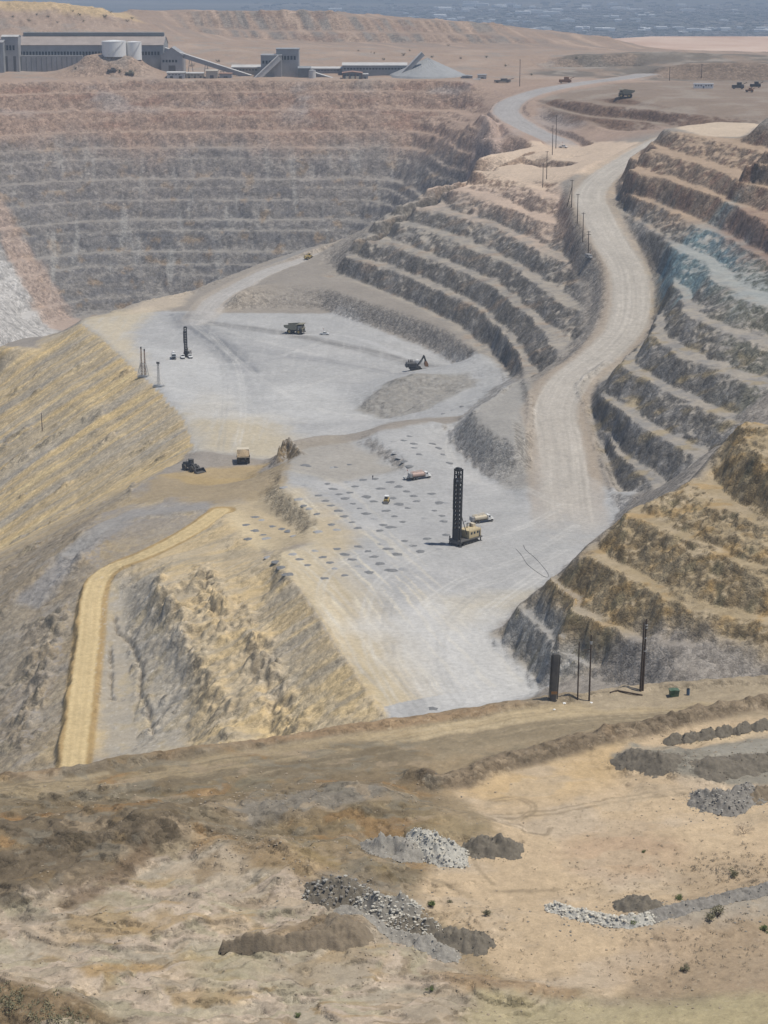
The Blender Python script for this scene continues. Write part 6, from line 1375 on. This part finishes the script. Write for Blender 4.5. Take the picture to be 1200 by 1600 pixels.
def shed(name, px0, px1, py_top, py_base, d, depth, label, wall=B_grey, roof=B_roof, ridge_k=.25, along='x', group=None, rz=0, doors=0, band=True, cat='industrial building'):
    """shed whose front wall fills photo columns px0..px1 at distance d, standing on the ground"""
    x0, x1 = PD(px0, py_base, d).x, PD(px1, py_base, d).x; cx = (x0+x1)/2; zb = min(ground(x0, d), ground(x1, d), ground(cx, d), ground(cx, d+depth*.5))
    zt = top_z(py_top, d)-zb; w_ = x1-x0; he = zt/(1+ridge_k)
    t = empty(name, (cx, d+depth/2, zb), label, cat, rz, group)
    if along == 'x':
        part('wall', lambda bm: prism(bm, [(-depth/2,-1.5), (depth/2,-1.5), (depth/2,he), (0,zt-.4), (-depth/2,he)], -w_/2, w_/2, Matrix.Rotation(math.pi/2, 4, 'Z')), wall, t)
        part('roof', lambda bm: prism(bm, [(-depth/2-.7,he-.1), (0,zt-.35), (depth/2+.7,he-.1), (depth/2+.7,he+.35), (0,zt+.1), (-depth/2-.7,he+.35)], -w_/2-.5, w_/2+.5, Matrix.Rotation(math.pi/2, 4, 'Z')), roof, t)
    else:
        part('wall', lambda bm: prism(bm, [(-w_/2,-1.5), (w_/2,-1.5), (w_/2,he), (0,zt-.4), (-w_/2,he)], -depth/2, depth/2), wall, t)
        part('roof', lambda bm: prism(bm, [(-w_/2-.5,he-.1), (0,zt-.35), (w_/2+.5,he-.1), (w_/2+.5,he+.35), (0,zt+.1), (-w_/2-.5,he+.35)], -depth/2-.5, depth/2+.5), roof, t)
    for k in range(doors):
        x = -w_/2+w_*(k+.5)/doors; part('door', lambda bm: box(bm, x-w_/doors*.16, x+w_/doors*.16, -depth/2-.15, -depth/2+.05, 0, he*.45), P_dark, t)
    if band and w_ > 15: [part('window', lambda bm: box(bm, -w_/2+1.5+3.2*k, -w_/2+3.6+3.2*k, -depth/2-.12, -depth/2+.04, he*.62, he*.76), P_glass, t) for k in range(int((w_-3)/3.2))]
    return t, w_, he, zt
t, w_, he, zt = shed('concentrator_hall', 30, 256, 57, 103, 2085, 46, 'very long grey concentrator hall with a dark ridge vent on the far plateau', B_grey, B_roof, .34)
part('ridge_vent', lambda bm: (box(bm, -w_/2+2, w_/2-1, -2.6, 2.6, zt-.6, zt+3.4, bev=.5),), B_dark, t)
part('side_bay', lambda bm: (box(bm, -w_/2+.5, -w_/2+66, -29, -23.05, -1, he*.62),), B_mid, t)
part('pilaster', lambda bm: [box(bm, -w_/2+3+5.2*k, -w_/2+3.9+5.2*k, -29.5, -29.02, -1, he*.56) for k in range(12)], B_dark, t)
shed('transfer_tower', 4, 30, 55, 104, 2070, 18, 'square grey tower at the left end of the long hall', B_mid, B_pale, .05, doors=2)
shed('shed', -20, 6, 62, 100, 2060, 24, 'grey shed cut by the left edge of the view', B_grey, B_mid, .1)
shed('annex_building', 252, 286, 74, 112, 2062, 30, 'blue grey lean-to building at the right end of the long hall', B_mid, B_mid, .45, 'y', doors=1)
def tank(px0, px1, py_top, py_base, d, label):
    x0, x1 = PD(px0, py_base, d).x, PD(px1, py_base, d).x; cx = (x0+x1)/2; rad = (x1-x0)/2; zb = PD(0, py_base, d).z; h = top_z(py_top, d)-zb
    zb2 = ground(cx, d+rad)
    t = empty('storage_tank', (cx, d+rad, zb2), label, 'tank', 0, 'white storage tanks'); e = zb+h-zb2
    part('shell', lambda bm: (tube(bm, (0,0,-2), (0,0,e), rad, n=40),), P_white, t, None); part('roof', lambda bm: (tube(bm, (0,0,e), (0,0,e+rad*.09), rad+.15, rad*.1, 40),), P_white, t)
    part('stair', lambda bm: [box(bm, rad*1.0*math.cos(-1.9+.09*k)-.4, rad*1.0*math.cos(-1.9+.09*k)+.4, (rad+.5)*math.sin(-1.9+.09*k)-.3, (rad+.5)*math.sin(-1.9+.09*k)+.3, e*k/16, e*k/16+.2) for k in range(16)], P_galv, t)
tank(157, 195, 65, 86, 2030, 'wider white storage tank on the earth mound before the long hall'); tank(195, 220, 66, 85, 2042, 'narrower white storage tank tucked against the wider one')
def conveyor(a_, b_, d0, d1, wd, label, posts=4, mat=B_mid, name='conveyor_gallery'):
    p_, q_ = PD(*a_, d0), PD(*b_, d1); c = Vector((p_.x, p_.y, ground(p_.x, p_.y))); t = empty(name, c, label, 'conveyor'); p_, q_ = p_-c, q_-c; d = q_-p_
    M_ = Matrix.Translation(p_) @ d.to_track_quat('X', 'Z').to_matrix().to_4x4()
    g_ = part('gallery', lambda bm: box(bm, 0, d.length, -wd/2, wd/2, -wd*.5, wd*.5, M_), mat, t); part('roof', lambda bm: box(bm, -.3, d.length+.3, -wd*.62, wd*.62, wd*.5, wd*.62, M_), B_pale, g_)
    for k in range(posts):
        s = p_+d*((k+.6)/(posts+.4)); gz_ = ground(c.x+s.x, c.y+s.y)-c.z
        if s.z-gz_ > 2: part('trestle', lambda bm: (bar(bm, (s.x-wd*.7,s.y,gz_-1), (s.x-wd*.2,s.y,s.z-wd*.5), .5), bar(bm, (s.x+wd*.7,s.y,gz_-1), (s.x+wd*.2,s.y,s.z-wd*.5), .5), bar(bm, (s.x-wd*.5,s.y,(gz_+s.z)/2), (s.x+wd*.5,s.y,(gz_+s.z)/2), .35)), P_grey, t)
conveyor((258,78), (392,121), 2075, 2045, 4.0, 'long conveyor gallery slanting down from the hall to the low sheds', 5)
shed('crusher_building', 408, 440, 86, 124, 2030, 30, 'broad grey lower block of the crusher house', B_mid, B_mid, .02)
shed('crusher_tower', 432, 467, 76, 122, 2040, 26, 'tallest grey block rising behind the crusher house', B_mid, B_grey, .02)
conveyor((401,124), (437,90), 2022, 2027, 4.6, 'short steep pale conveyor climbing into the crusher house', 2, B_pale)
conveyor((478,112), (530,128), 2040, 2020, 3.5, 'low conveyor running right from the small silo', 2, B_mid)
shed('low_shed', 362, 410, 102, 122, 2060, 24, 'long low pale roofed shed left of the crusher house', B_beige, B_pale, .3)
shed('low_shed', 470, 535, 105, 122, 2070, 24, 'long low pale roofed shed right of the crusher house', B_mid, B_pale, .3)
shed('low_shed', 466, 485, 104, 126, 2024, 14, 'dark framed small shed at the foot of the crusher tower', B_dark, B_grey, .2)
shed('shed', 261, 289, 112, 123, 2012, 12, 'small pale site building right of the earth mound', B_pale, B_pale, .2, doors=2); shed('shed', 291, 318, 113, 124, 2016, 12, 'row of pale site cabins below the conveyor', B_beige, B_pale, .25, doors=3); shed('shed', 322, 340, 109, 124, 2014, 12, 'beige tall cabin below the conveyor', B_beige, B_beige, .2, doors=1); shed('shed', 343, 362, 114, 125, 2018, 12, 'grey cabin with a rusty lean-to below the conveyor', B_mid, B_rust, .2, doors=1)
shed('long_shed', 535, 636, 99, 121, 2052, 34, 'long blue grey shed with a pale roof beside the stacker', B_grey, B_pale, .22)
t, w_, he, zt = shed('open_shelter', 535, 566, 112, 136, 2005, 18, 'rust roofed open shelter at the pit edge', B_dark, B_rust, .28, 'y')
part('post', lambda bm: [box(bm, x-.3,x+.3,-9.4,-9.05,0,he) for x in (-w_/2+.3, -w_/6, w_/6, w_/2-.3)], P_rust, t); part('stored_goods', lambda bm: [box(bm, x-1.6,x+1.6,-9.35,-9.06,.2,he*.5) for x in (-5,0.5,5)], P_cream, t)
shed('shed', 566, 575, 115, 127, 2008, 10, 'small blue grey kiosk right of the rust roofed shelter', B_mid, B_pale, .2, doors=1)
x0 = PD(488, 126, 2015); t = empty('silo', (x0.x, 2015, ground(x0.x, 2015)), 'squat pale round silo right of the crusher tower', 'silo'); e = top_z(110, 2015)-ground(x0.x, 2015)
part('shell', lambda bm: tube(bm, (0,0,-1), (0,0,e), 3.6, n=24), B_pale, t); part('cap', lambda bm: tube(bm, (0,0,e), (0,0,e+1), 3.75, .6, 24), B_mid, t)
conveyor((625,121), (661,84), 2030, 2034, 4.0, 'steep stacker conveyor rising over the grey ore stockpile', 2, B_mid, 'stacker_conveyor')
# ore stockpile
cpt = PD(668, 128, 2046); zb = ground(cpt.x, 2046); e = top_z(90, 2046)-zb; R_ = 40
bm = bmesh.new(); n = 72; ap = bm.verts.new((0,0,e)); prev = None; rr = random.Random(3)
for k in range(1, 15):
    q = k/14; ring = [bm.verts.new((R_*q*(1+.03*math.sin(9*a_)+rr.uniform(-.012,.012))*math.cos(a_), R_*q*math.sin(a_)*(1+.03*math.cos(7*a_)), e*(1-q)*(1+rr.uniform(-.015,.015)) - (2 if k == 14 else 0))) for a_ in [2*math.pi*i/n for i in range(n)]]
    for i in range(n):
        if prev is None: bm.faces.new((ap, ring[i], ring[(i+1) % n]))
        else: bm.faces.new((prev[i], ring[i], ring[(i+1) % n], prev[(i+1) % n]))
    prev = ring
o = obj('ore_stockpile', bm, stone_mat('crushed_ore', (.26,.27,.275), (.34,.345,.35), .2)); o.location = (cpt.x, 2046, zb); tag(o, 'conical grey crushed ore stockpile under the stacker conveyor', 'stockpile')
shed('shed', 722, 738, 118, 133, 2010, 12, 'small grey gabled building right of the stockpile', B_mid, B_mid, .4, 'y', doors=1); shed('shed', 740, 750, 124, 133, 2000, 8, 'tiny white hut between two small grey buildings', B_pale, B_pale, .2, 'y', doors=1); shed('shed', 747, 760, 117, 131, 2012, 12, 'pale boxy building at the right end of the plant', B_pale, B_mid, .05, doors=1)
def parked_plant(px, py, w_, h, label, mat, name='mobile_plant'):
    q = stand(hit(px, py), 2); t = empty(name, q, label, 'machine', r.uniform(-.3,.3))
    part('body', lambda bm: (box(bm, -w_/2,w_/2,-1.6,1.6,.9,h*.6,bev=.1), box(bm, -w_*.1,w_*.3,-1.4,1.4,h*.6,h,bev=.1)), mat, t)
    for x in (-w_*.32, w_*.32):
        for s in (-1,1): wheel(t, x, s*1.7, .8, .6, rim=P_grey)
    part('jib', lambda bm: bar(bm, (w_*.3,0,h*.6), (w_*.72,0,h*1.0), .5), mat, t)
parked_plant(785, 129, 16, 4, 'long dark low loader parked at the right end of the plant', P_dark); parked_plant(883, 130, 12, 6, 'rusty brown idle machine by the head of the upper road', P_rust); parked_plant(1153, 139, 11, 6, 'dark idle machine beside the white site hut', P_dark); parked_plant(1180, 137, 10, 5.5, 'black wheeled machine at the right edge of the plateau', P_black); parked_plant(1171, 144, 7, 4, 'little red brown machine in front of the black one', P_rust)
parked_plant(175, 112, 9, 4, 'small dark machine parked under the tank mound', P_dark); parked_plant(203, 117, 9, 4.5, 'olive tank trailer parked right under the tank mound', P_olive)
q = hit(1099, 138); t = empty('site_hut', q, 'long white site hut with a row of windows on the plateau', 'hut', -.1)
part('wall', lambda bm: box(bm, -9,9,-2,2,-.3,4.2,bev=.05), M_white, t); part('roof', lambda bm: box(bm, -9.3,9.3,-2.3,2.3,4.2,4.6), P_white, t); [part('window', lambda bm: box(bm, x-.6,x+.6,-2.06,-1.98,2.0,3.2), P_glass, t) for x in (-7,-4.6,-2.2,2.2,4.6,7)]; part('door', lambda bm: box(bm, -.6,.6,-2.07,-1.97,-.2,2.2), P_blue, t)
# earth mound under the tanks is part of the ground; the green tree and bushes round the plant
rr = random.Random(9); q = hit(69, 108); t = empty('tree', q, 'round dark green tree in front of the long grey hall', 'tree')
me = crown_mesh(1500, .085, rr, 1.0, 9); me.materials.append(L_dark); o = bpy.data.objects.new('crown', me); COL.objects.link(o); o.parent = t; o.scale = (13, 11, 11); o.location = (0, 0, 1.2)
part('trunk', lambda bm: (tube(bm, (0,0,-1), (.2,0,5), .5, .25, 8), [tube(bm, (.1,0,2.5), (3*math.cos(a_), 3*math.sin(a_), 7), .22, .08, 6) for a_ in (.3,1.6,2.9,4.2,5.4)]), P_wood, t)
for i, (px, py, s) in enumerate(((45,33,5),(57,24,4),(75,27,4),(114,18,4),(125,24,4.5),(163,27,6),(173,20,4),(199,34,5),(207,30,4.5),(130,34,4),(90,36,3.5),(20,27,4),(585,84,4),(630,87,5),(675,90,4),(720,92,4.5),(760,90,4),(640,80,3.5),(560,80,3.5),(700,72,4),(340,97,5),(300,104,5),(188,112,4.5),(100,104,5),(118,108,4),(40,105,5),(600,94,4),(900,92,4),(790,104,4),(830,118,3.5))):
    shrub(px, py, s*.8, L_dark if i % 3 else L_olive, 'small dark desert bush dotted over the pinkish slopes around the plant', 'bushes on the slopes around the plant', 300+i, 'desert_bush', 'bush', 120)
